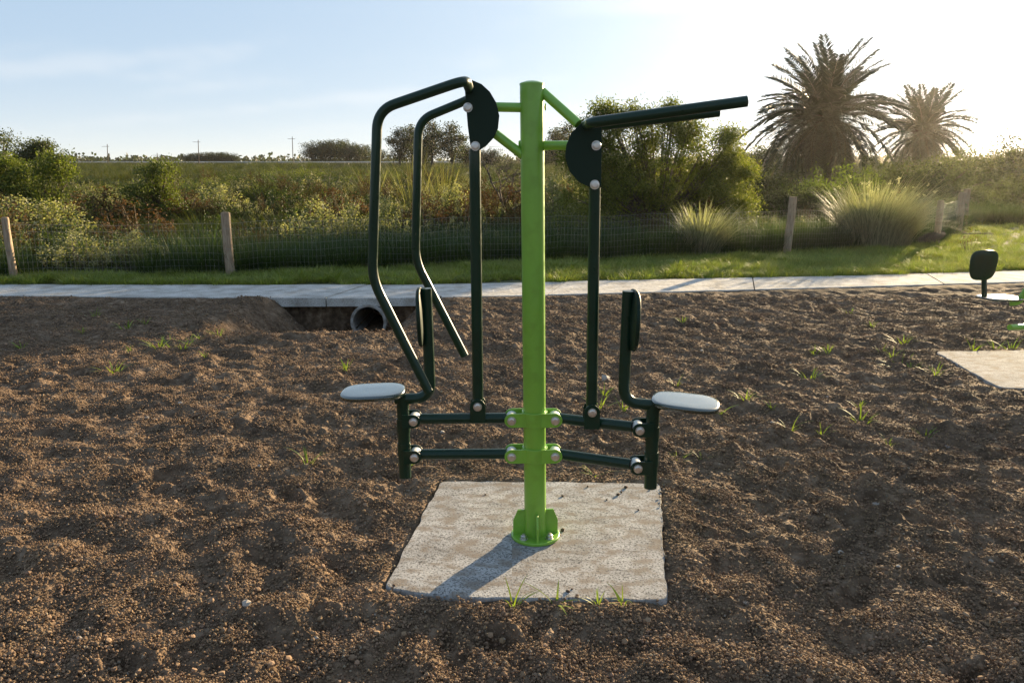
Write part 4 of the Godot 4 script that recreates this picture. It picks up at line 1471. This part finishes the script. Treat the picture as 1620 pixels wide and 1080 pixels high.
func gym_machine() -> void:
	var foot := on_level(847, 847, PAD_TOP)
	var zm := -foot.z
	var root := base("gym_machine", foot)
	tag(root, "green two-seat outdoor gym machine with handles on a concrete pad", "gym machine")
	var light: Material = M.light_green_paint
	var dark: Material = M.dark_green_paint
	var P := func(x: float, y: float, dz := 0.0) -> Vector3: return at(x, y, zm + dz) - foot
	# post
	var top: Vector3 = P.call(841.5, 133.0)
	var pr := 0.0425
	var g := Geo.new()
	g.tube(PackedVector3Array([Vector3(0, 0.008, 0), top * 0.33, top * 0.66, top]), pr, 40)
	var post := node(g.mesh(), "post", light, root)
	g = Geo.new()
	g.lathe([Vector2(pr + 0.001, -0.004), Vector2(pr + 0.001, 0.002), Vector2(pr * 0.9, 0.005), Vector2(pr * 0.5, 0.010), Vector2(0.0, 0.013)], Transform3D(Basis(), top), 32)
	node(g.mesh(), "cap", light, post)
	# base flange, gussets, anchor bolts
	g = Geo.new()
	g.lathe([Vector2(0, 0.0), Vector2(0.094, 0.0), Vector2(0.096, 0.002), Vector2(0.096, 0.010), Vector2(0.094, 0.012), Vector2(0, 0.012)], Transform3D(), 48)
	var flange := node(g.mesh(), "base_flange", light, root)
	for k in 4:
		var turn := Basis(Vector3.UP, deg_to_rad(4.0 + 90.0 * k))
		g = Geo.new()
		g.plate(PackedVector2Array([Vector2(pr - 0.004, 0.011), Vector2(0.088, 0.011), Vector2(0.088, 0.068), Vector2(0.070, 0.112), Vector2(pr - 0.004, 0.112)]), Transform3D(turn, Vector3.ZERO), 0.008, 0.001)
		node(g.mesh(), "gusset", light, flange)
		var b := Basis(Vector3.UP, deg_to_rad(49.0 + 90.0 * k)) * Vector3(0.071, 0.0, 0)
		g = Geo.new()
		g.lathe([Vector2(0.0165, 0.011), Vector2(0.0165, 0.0145), Vector2(0.012, 0.0145)], Transform3D(Basis(), b), 20)
		g.lathe([Vector2(0.0125, 0.0145), Vector2(0.0125, 0.026), Vector2(0.0105, 0.028), Vector2(0.0065, 0.028), Vector2(0.0065, 0.034), Vector2(0, 0.0345)], Transform3D(Basis(), b), 6)
		node(g.mesh(), "anchor_bolt", M.zinc_bolt, flange)
	# bracket tubes from the post to the pivot plates
	var dr := -0.085
	for q in [[[826, 170, 0.0], [775, 169, 0.0]], [[828, 246, 0.0], [779, 208, 0.0]], [[858, 145, 0.0], [915, 196, dr]], [[858, 230, 0.0], [915, 230, dr]]]:
		g = Geo.new()
		g.tube(PackedVector3Array([P.call(q[0][0], q[0][1], q[0][2]), P.call(q[1][0], q[1][1], q[1][2])]), 0.0165, 20)
		node(g.mesh(), "bracket_tube", light, root)
	for q in [[863, 169], [821, 228]]:
		g = Geo.new()
		var s := signf(q[0] - 842.0)
		g.lathe([Vector2(0, 0.016), Vector2(0.011, 0.015), Vector2(0.014, 0.01), Vector2(0.014, -0.014)], Transform3D(Basis(Vector3(0, 1, 0), Vector3(s, 0, 0), Vector3(0, 0, s)), P.call(q[0] - s * 6.0, q[1], 0.012)), 14)
		node(g.mesh(), "side_boss", light, post)
	# pivot plates
	var lp := [[734, 126], [748, 127], [762, 133], [775, 145], [785, 162], [790, 183], [788, 203], [781, 218], [769, 231], [758, 238], [749, 237.5], [744, 230], [740, 200]]
	var rp := [[932, 190.5], [944, 189], [952, 196], [952, 240], [951, 293], [946, 298.5], [935, 297], [916, 288], [901, 271], [894, 249], [896, 229], [904, 210], [917, 197]]
	var plates := [flat_plate(root, "pivot_plate", lp, zm - 0.028, 0.006, M.plate_paint, foot), flat_plate(root, "pivot_plate", lp, zm + 0.028, 0.006, M.plate_paint, foot), flat_plate(root, "pivot_plate", rp, zm + dr - 0.028, 0.006, M.plate_paint, foot), flat_plate(root, "pivot_plate", rp, zm + dr + 0.028, 0.006, M.plate_paint, foot)]
	for q in [[740, 170, 0], [752, 231, 0], [943.5, 230, 2], [941, 292, 2]]:
		bolt(plates[q[2]], P.call(q[0], q[1], (0.0 if q[2] == 0 else dr) - 0.033), 0.0165)
		g = Geo.new()
		var d0: float = 0.0 if q[2] == 0 else dr
		g.tube(PackedVector3Array([P.call(q[0], q[1], d0 - 0.028), P.call(q[0], q[1], d0 + 0.036)]), 0.011, 12)
		node(g.mesh(), "pivot_pin", M.zinc_bolt, plates[q[2]])
	# handles: each one bent tube through the plates
	g = Geo.new()
	g.tube(rounded([P.call(678, 619, -0.24), P.call(588.5, 441, -0.24), P.call(597, 174, -0.24), P.call(737, 126, -0.24), P.call(747, 155, 0.24), P.call(662, 190, 0.24), P.call(657, 412, 0.24), P.call(735, 563, 0.24)], 0.06, 10), 0.0165, 20)
	node(g.mesh(), "push_handle", dark, root)
	g = Geo.new()
	g.tube(rounded([P.call(1182, 160, -0.26), P.call(935, 194, -0.26), P.call(920, 202, 0.09), P.call(1138, 177, 0.09)], 0.04, 9), 0.0175, 20)
	node(g.mesh(), "pull_handle", dark, root)
	# link rods and their lugs on the upper bars
	for q in [[[751, 236, 0.0], [756, 636, 0.0], 0.0], [[941, 297, dr], [936, 645, dr], dr]]:
		g = Geo.new()
		g.tube(PackedVector3Array([P.call(q[0][0], q[0][1], q[0][2]), P.call(q[1][0], q[1][1], q[1][2])]), 0.0205, 24)
		var rod := node(g.mesh(), "link_rod", dark, root)
		var c: Vector3 = P.call(q[1][0], q[1][1] + 4, q[2])
		for dz in [-0.024, 0.024]:
			g = Geo.new()
			g.plate(capsule_outline(Vector2(c.x, c.y - 0.065), Vector2(c.x, c.y), 0.029), Transform3D(Basis(), Vector3(0, 0, c.z + dz)), 0.006, 0.001)
			node(g.mesh(), "lug", dark, rod)
		bolt(rod, c + Vector3(0, 0, 0.029), 0.0165)
	# collars clamped on the post
	var arms := [
		# y at post, [outer end px, dz] left and right
		[661.0, [655.5, 662.5, 0.0], [1010.0, 676.0, -0.14]],
		[717.5, [657.0, 718.5, 0.0], [1007.0, 735.5, -0.14]],
	]
	var leg_l := [P.call(636.5, 627, 0.0), P.call(641, 754, 0.0)]
	var leg_r := [P.call(1033.5, 638, -0.14), P.call(1029, 771, -0.14)]
	for q in arms:
		var il: Vector3 = P.call(809.5, q[0], 0.0)
		var ir: Vector3 = P.call(878.0, q[0] + 1.5, -0.02)
		var cy := (il.y + ir.y) * 0.5
		var cx := top.x * cy / top.y
		g = Geo.new()
		g.lathe([Vector2(pr, -0.028), Vector2(pr + 0.0055, -0.028), Vector2(pr + 0.0065, -0.026), Vector2(pr + 0.0065, 0.026), Vector2(pr + 0.0055, 0.028), Vector2(pr, 0.028)], Transform3D(Basis(), Vector3(cx, cy, 0)), 40)
		var collar := node(g.mesh(), "collar", light, root)
		for e in [il, ir]:
			for dz in [-0.033, 0.033]:
				g = Geo.new()
				g.plate(capsule_outline(Vector2(cx + signf(e.x - cx) * 0.02, cy), Vector2(e.x, e.y), 0.0275), Transform3D(Basis(), Vector3(0, 0, e.z * 0.3 + dz)), 0.0065, 0.001)
				node(g.mesh(), "ear", light, collar)
			bolt(collar, Vector3(e.x, e.y, e.z * 0.3 + 0.0375), 0.017)
		for side in 2:
			var e: Vector3 = il if side == 0 else ir
			var o: Vector3 = P.call(q[1 + side][0], q[1 + side][1], q[1 + side][2])
			e.z *= 0.3
			g = Geo.new()
			var d := (o - e).normalized()
			g.tube(PackedVector3Array([e + d * 0.022, o - d * 0.022]), 0.0205, 24)
			var bar := node(g.mesh(), "swing_bar", dark, root)
			for c in [e, o]:
				g = Geo.new()
				var across := Vector3(0, 0, 1)
				g.tube(PackedVector3Array([c - across * 0.028, c - across * 0.026, c + across * 0.026, c + across * 0.028]), [0.019, 0.0212, 0.0212, 0.019], 20)
				node(g.mesh(), "sleeve", M.white_sleeve, bar)
			# fork on the seat leg
			var leg: Array = leg_l if side == 0 else leg_r
			var tt: float = (o.y - leg[0].y) / (leg[1].y - leg[0].y)
			var lc: Vector3 = leg[0].lerp(leg[1], tt)
			for dz in [-0.033, 0.033]:
				g = Geo.new()
				g.plate(capsule_outline(Vector2(lc.x, lc.y), Vector2(o.x, o.y), 0.026), Transform3D(Basis(), Vector3(0, 0, o.z + dz)), 0.006, 0.001)
				node(g.mesh(), "fork", dark, bar)
			bolt(bar, o + Vector3(0, 0, 0.038), 0.0165)
	# seats
	for side in 2:
		var leg: Array = leg_l if side == 0 else leg_r
		g = Geo.new()
		g.tube(PackedVector3Array([leg[0], leg[1]]), 0.0235, 24)
		var dz := 0.0 if side == 0 else -0.14
		var lg := node(g.mesh(), "seat_leg", dark, root)
		for y in [0.32, 0.62]:
			var c: Vector3 = leg[0].lerp(leg[1], y + 0.03)
			g = Geo.new()
			g.tube(PackedVector3Array([c + Vector3(0, 0.026, 0), c - Vector3(0, 0.026, 0)]), 0.026, 24)
			node(g.mesh(), "leg_band", dark, lg)
		g = Geo.new()
		if side == 0: g.tube(rounded([P.call(625, 631, 0.0), P.call(681, 630, 0.0), P.call(674, 456, 0.0)], 0.085, 12), 0.0205, 24)
		else: g.tube(rounded([P.call(1045, 641, dz), P.call(986, 637, dz), P.call(994, 460, dz)], 0.085, 12), 0.0205, 24)
		var bt := node(g.mesh(), "backrest_tube", dark, root)
		var c: Vector3 = P.call(590, 616, 0.0) if side == 0 else P.call(1085, 632, dz)
		var xf := Transform3D(Basis(Vector3.UP, 0.06 if side == 0 else -0.25) * Basis(Vector3.BACK, 0.03 if side == 0 else -0.05), c)
		node(pan(superellipse(0.242, 0.20, 3.0), xf, 0.02, 0.005), "seat", M.seat_paint, root)
		var bc: Vector3 = P.call(661, 501, 0.0) if side == 0 else P.call(1006, 506, dz)
		var s := -1.0 if side == 0 else 1.0
		var bx := Transform3D(Basis(Vector3(0, 0, -s), Vector3(s, 0, 0), Vector3(0, -1, 0)).rotated(Vector3(0, 0, 1), -0.03 * s).rotated(Vector3.UP, 0.05 if side == 0 else 0.03), bc)
		node(pan(superellipse(0.19, 0.215, 3.2), bx, 0.016, 0.008), "backrest", M.plate_paint, root)
		for yy in [480.0, 520.0]:
			var a: Vector3 = P.call(664 if side == 0 else 1003, yy, dz)
			var b: Vector3 = P.call(674 if side == 0 else 992, yy, dz)
			g = Geo.new()
			g.tube(PackedVector3Array([a, b]), 0.012, 10)
			node(g.mesh(), "backrest_mount", dark, bt)


func second_machine() -> void:
	var d := 6.05
	var foot := Vector3(4.08, 0.035, -5.68)
	var root := base("leg_press_machine", foot)
	tag(root, "partly visible gym machine at the right edge with rounded dark backrest", "gym machine")
	var light: Material = M.light_green_paint
	var dark: Material = M.dark_green_paint
	var P := func(x: float, y: float, dz := 0.0) -> Vector3: return at(x, y, d + dz) - foot
	var g := Geo.new()
	g.tube(PackedVector3Array([Vector3(0, 0.008, 0), Vector3(0, 1.55, 0)]), 0.0425, 24)
	node(g.mesh(), "post", light, root)
	g = Geo.new()
	g.lathe([Vector2(0, 0), Vector2(0.095, 0), Vector2(0.095, 0.012), Vector2(0, 0.012)], Transform3D(), 32)
	var fl := node(g.mesh(), "base_flange", light, root)
	for k in 4:
		g = Geo.new()
		g.lathe([Vector2(0.0125, 0.012), Vector2(0.0125, 0.026), Vector2(0.006, 0.034), Vector2(0, 0.0345)], Transform3D(Basis(), Basis(Vector3.UP, PI / 4 + k * PI / 2) * Vector3(0.071, 0, 0)), 6)
		node(g.mesh(), "anchor_bolt", M.zinc_bolt, fl)
	# curved green arm that carries the seat
	var seat: Vector3 = P.call(1582, 469, 0.0)
	g = Geo.new()
	g.tube(rounded([Vector3(0, 0.78, 0), Vector3(-0.06, 0.80, -0.2), P.call(1612, 478, -0.02), P.call(1598, 479, 0.0)], 0.12, 8), 0.024, 16)
	node(g.mesh(), "seat_arm", light, root)
	node(pan(superellipse(0.30, 0.26, 3.2), Transform3D(Basis(Vector3.UP, 0.1), seat), 0.018, 0.005), "seat", M.seat_paint, root)
	var stem: Vector3 = P.call(1558, 470, -0.05)
	g = Geo.new()
	g.tube(PackedVector3Array([stem, P.call(1557, 405, -0.02)]), 0.019, 16)
	node(g.mesh(), "backrest_tube", dark, root)
	var bc: Vector3 = P.call(1555, 419, -0.06)
	node(pan(superellipse(0.222, 0.232, 3.4, 44, -0.18), Transform3D(Basis(Vector3(-1, 0, 0), Vector3(0, 0, -1), Vector3(0, -1, 0)).rotated(Vector3.UP, 0.12).rotated(Vector3.RIGHT, 0.05), bc), 0.016, 0.006), "backrest", dark, root)
	g = Geo.new()
	g.tube(PackedVector3Array([P.call(1598, 517.5, -0.55), P.call(1665, 516, -0.42)]), 0.021, 16)
	node(g.mesh(), "foot_bar", light, root)


# ------------------------------------------------------------------ grass and small things
func grass_verge() -> void:
	var r := RandomNumberGenerator.new()
	r.seed = 77
	var kinds := [tuft(r, 34, 0.08, 0.15, 0.009, 0.6, 0.5, Color(0.134, 0.189, 0.039), Color(0.256, 0.317, 0.079), 2), tuft(r, 30, 0.09, 0.20, 0.009, 0.7, 0.6, Color(0.134, 0.183, 0.043), Color(0.305, 0.342, 0.104), 2), tuft(r, 36, 0.10, 0.12, 0.009, 0.9, 0.5, Color(0.159, 0.189, 0.051), Color(0.329, 0.342, 0.122), 2)]
	for k in 3:
		var xfs: Array = []
		var cols: Array = []
		for j in 8400:
			var x := r.randf_range(-13.0, 20.0)
			var a := along(path_back, x) + 0.03
			var f := fence_depth(x) + 0.25
			if x > 7.5: f = a + (8.0 if x < 9.0 else 24.0)
			var d := lerpf(a, f, pow(r.randf(), 1.0 if x < 7.5 else 1.4))
			if x > 0.74 * d or x < -1.05 * d: continue
			var mound := n_big.get_noise_2d(x * 0.8 + 30.0, d * 0.8)
			if d - a < 0.30 and mound > 0.12: continue              # bare earth along the path edge
			var t := r.randf_range(0.55, 1.1)
			xfs.append(Transform3D(Basis(Vector3.UP, r.randf() * TAU).scaled(Vector3(t, t * r.randf_range(0.6, 1.2), t)), plant_spot(x, d)))
			var q := r.randf_range(0.8, 1.25)
			cols.append(Color(q * r.randf_range(0.95, 1.15), q, q * 0.95))
		many("verge_grass", kinds[k], M.leaf, xfs, cols, "short green grass on the verge between footpath and fence", "grass")
	# stray bits: rocks by the post, a dark log, a lying stick
	var g := Geo.new()
	rock(r, g, Vector3.ZERO, 0.2, 0.6)
	var p := at(1200, 395, 13.4)
	p.y = height(p.x, p.z) + 0.06
	var o := node(g.mesh(true), "boulder", M.stone)
	o.position = p
	o.scale = Vector3(1.3, 1.0, 1.0)
	tag(o, "rounded grey rock in the grass left of the pale fence post", "rock")
	g = Geo.new()
	g.tube(PackedVector3Array([Vector3(-0.22, 0.02, 0), Vector3(-0.05, 0.10, 0.02), Vector3(0.12, 0.15, 0), Vector3(0.27, 0.20, -0.03)]), [0.09, 0.11, 0.10, 0.05], 8)
	p = at(1470, 389, 14.7)
	p.y = height(p.x, p.z) + 0.02
	o = node(g.mesh(), "dead_log", M.bark)
	o.position = p
	tag(o, "dark broken log lying at the foot of the fence post by the pampas", "log")
	g = Geo.new()
	var a := on_level(1452, 371, 0.07)
	var b := on_level(1572, 369, 0.07)
	g.tube(PackedVector3Array([Vector3.ZERO, (b - a) * 0.3 + Vector3(0, 0.03, 0), (b - a) * 0.6 + Vector3(0, 0.01, 0.1), b - a]), [0.02, 0.02, 0.017, 0.01], 6)
	o = node(g.mesh(), "fallen_branch", M.bark)
	o.position = a
	tag(o, "thin dark branch lying on the lawn right of the paired posts", "branch")
	var w := bush(r, 7, 0.16, 0.62, 8, 0.035, 0.014, Color(0.12, 0.05, 0.03), Color(0.2, 0.09, 0.05))
	var wo := base("reddish_weed", plant_spot(at(1533, 392, 13.4).x, 13.4))
	node(w[1], "stem", M.bark, wo)
	node(w[0], "foliage", M.dry_leaf, wo)
	tag(wo, "spindly reddish weed standing in the lawn right of the pampas", "weed")


func sprouts_and_stones() -> void:
	var r := RandomNumberGenerator.new()
	r.seed = 88
	var cols := [Color(0.14, 0.20, 0.03), Color(0.27, 0.33, 0.07)]
	var kinds: Array = []
	for k in 4: kinds.append(tuft(r, [5, 8, 11, 16][k], [0.012, 0.02, 0.04, 0.06][k], [0.13, 0.11, 0.10, 0.10][k], 0.0085, 1.1, 0.6, cols[0], cols[1], 4))
	var near := [[487, 742, 1, 1.35, "largest single grass sprout in the soil left of the machine's left leg"], [812, 958, 1, 1.15, "arching grass sprout at the pad's front edge, left of the upright blade"], [880, 957, 0, 1.1, "upright grass blade leaning over the pad's front edge"], [944, 959, 1, 0.8, "small grass sprout at the pad's front edge, right of the upright blade"], [985, 958, 1, 1.05, "rightmost grass sprout at the pad's front edge"], [940, 756, 0, 1.0, "thin sprout at the pad's back edge right of the post"], [1110, 728, 1, 0.8, "grass sprout right of the machine's right leg"], [1072, 728, 2, 0.8, "spreading grass sprout beside the machine's right leg"], [652, 742, 0, 0.8, "thin sprout right behind the machine's left leg"]]
	for q in near: sprout(kinds[q[2]], q, r, q[3], q[4], "grass sprouts by the pad")
	var rest := [[1135, 657], [1250, 690], [1222, 652], [1362, 672], [1466, 683], [1405, 708], [1283, 600], [1360, 645], [1080, 513], [1345, 497], [1380, 520], [1310, 559], [1600, 553], [1575, 553], [1425, 578], [1440, 582], [1412, 572], [1395, 560], [1480, 597], [1290, 560], [955, 628], [948, 645], [985, 655], [270, 548], [300, 545], [290, 552], [318, 540], [252, 552], [205, 556], [345, 533], [200, 520], [230, 515], [35, 550], [180, 590], [325, 570], [548, 588], [1430, 545], [1540, 556], [1070, 612], [1180, 640], [1300, 690], [130, 530], [150, 500], [1020, 650]]
	for k in rest.size():
		var q: Array = rest[k]
		var big := 3 if k in [14, 15, 23, 25] else (2 if k % 3 == 0 else 1)
		sprout(kinds[big], q, r, r.randf_range(0.75, 1.25), "small green sprout in the soil %s" % ("left of the machine, near the ditch" if q[0] < 600 else ("behind the machine near the right link rod" if q[0] < 1075 else ("right of the machine, far back by the second pad" if q[1] < 600 else "right of the machine, level with the right seat"))), "grass sprouts scattered over the soil")
	var whites := [[391, 976, 0.020, "pale stone half buried in the soil in the left foreground"], [880, 950, 0.016, "pale stone by the upright grass blade at the pad's front edge"], [1386, 802, 0.017, "pale angular stone in the soil at right, larger than its neighbours"], [145, 1079, 0.016, "pale stone at the bottom edge of the photo at left"], [958, 603, 0.030, "pale stone on the soil beside the right link rod"], [255, 920, 0.016, "whitish stone in the soil near the left foreground footprints"]]
	for q in whites: stone(q, r, q[2], q[3], "pale stones in the soil")
	for q in [[1222, 678], [1205, 715], [1310, 632], [1240, 628], [1500, 705], [1520, 730], [1568, 890], [1420, 905], [1290, 1050], [1312, 1055], [1412, 950], [1520, 600], [410, 745], [232, 665], [200, 1050], [126, 1020], [500, 1015], [760, 1010], [1140, 1010], [1180, 960], [215, 690], [405, 550], [20, 500], [285, 642], [1250, 575], [1110, 560], [620, 720], [1330, 880], [1480, 640], [700, 690]]:
		stone(q, r, r.randf_range(0.007, 0.013), "small pale pebble lying on the brown soil", "pebbles scattered over the soil")
	# crumbs of soil on the pad
	for q in [[990, 770, 0.012], [983, 778, 0.008], [978, 782, 0.009], [890, 784, 0.007], [930, 769, 0.006], [623, 925, 0.007], [899, 935, 0.009], [905, 932, 0.006], [768, 782, 0.005], [960, 790, 0.005], [1010, 806, 0.006], [890, 838, 0.012], [884, 846, 0.010]]:
		var g := leafgeo(Color(0.10, 0.07, 0.05))
		rock(r, g, Vector3.ZERO, q[2])
		var p := on_level(q[0], q[1], PAD_TOP + q[2] * 0.35)
		var o := node(g.mesh(), "soil_clod", M.crumb)
		o.position = p
		tag(o, "small dark clod of soil lying on the concrete pad", "clod", "soil clods on the pad")


func sprout(m: Mesh, q: Array, r: RandomNumberGenerator, size: float, label: String, group: String) -> void:
	var p := on_level(q[0], q[1], 0.0)
	p.y = height(p.x, p.z) - 0.004
	if pad_reach(p.x, -p.z) < 0.012:                          # keep to the soil, just off the pad's edge
		p.z += 0.03 if -p.z < 2.9 else -0.03
		p.y = maxf(height(p.x, p.z), 0.0) - 0.004
	var o := base("grass_sprout", p, r.randf() * TAU)
	var f := 1.0 if -p.z < 4.0 else 1.25
	o.scale = Vector3.ONE * size * f
	node(m, "blades", M.leaf, o)
	tag(o, label, "grass sprout", group)

func stone(q: Array, r: RandomNumberGenerator, size: float, label: String, group: String) -> void:
	var p := on_level(q[0], q[1], 0.0)
	if -p.z > 4.0: size *= 1.5
	p.y = height(p.x, p.z) + size * 0.3
	var g := Geo.new()
	rock(r, g, Vector3.ZERO, size, 0.65)
	var o := node(g.mesh(true), "stone", M.stone)
	o.position = p
	tag(o, label, "stone", group)
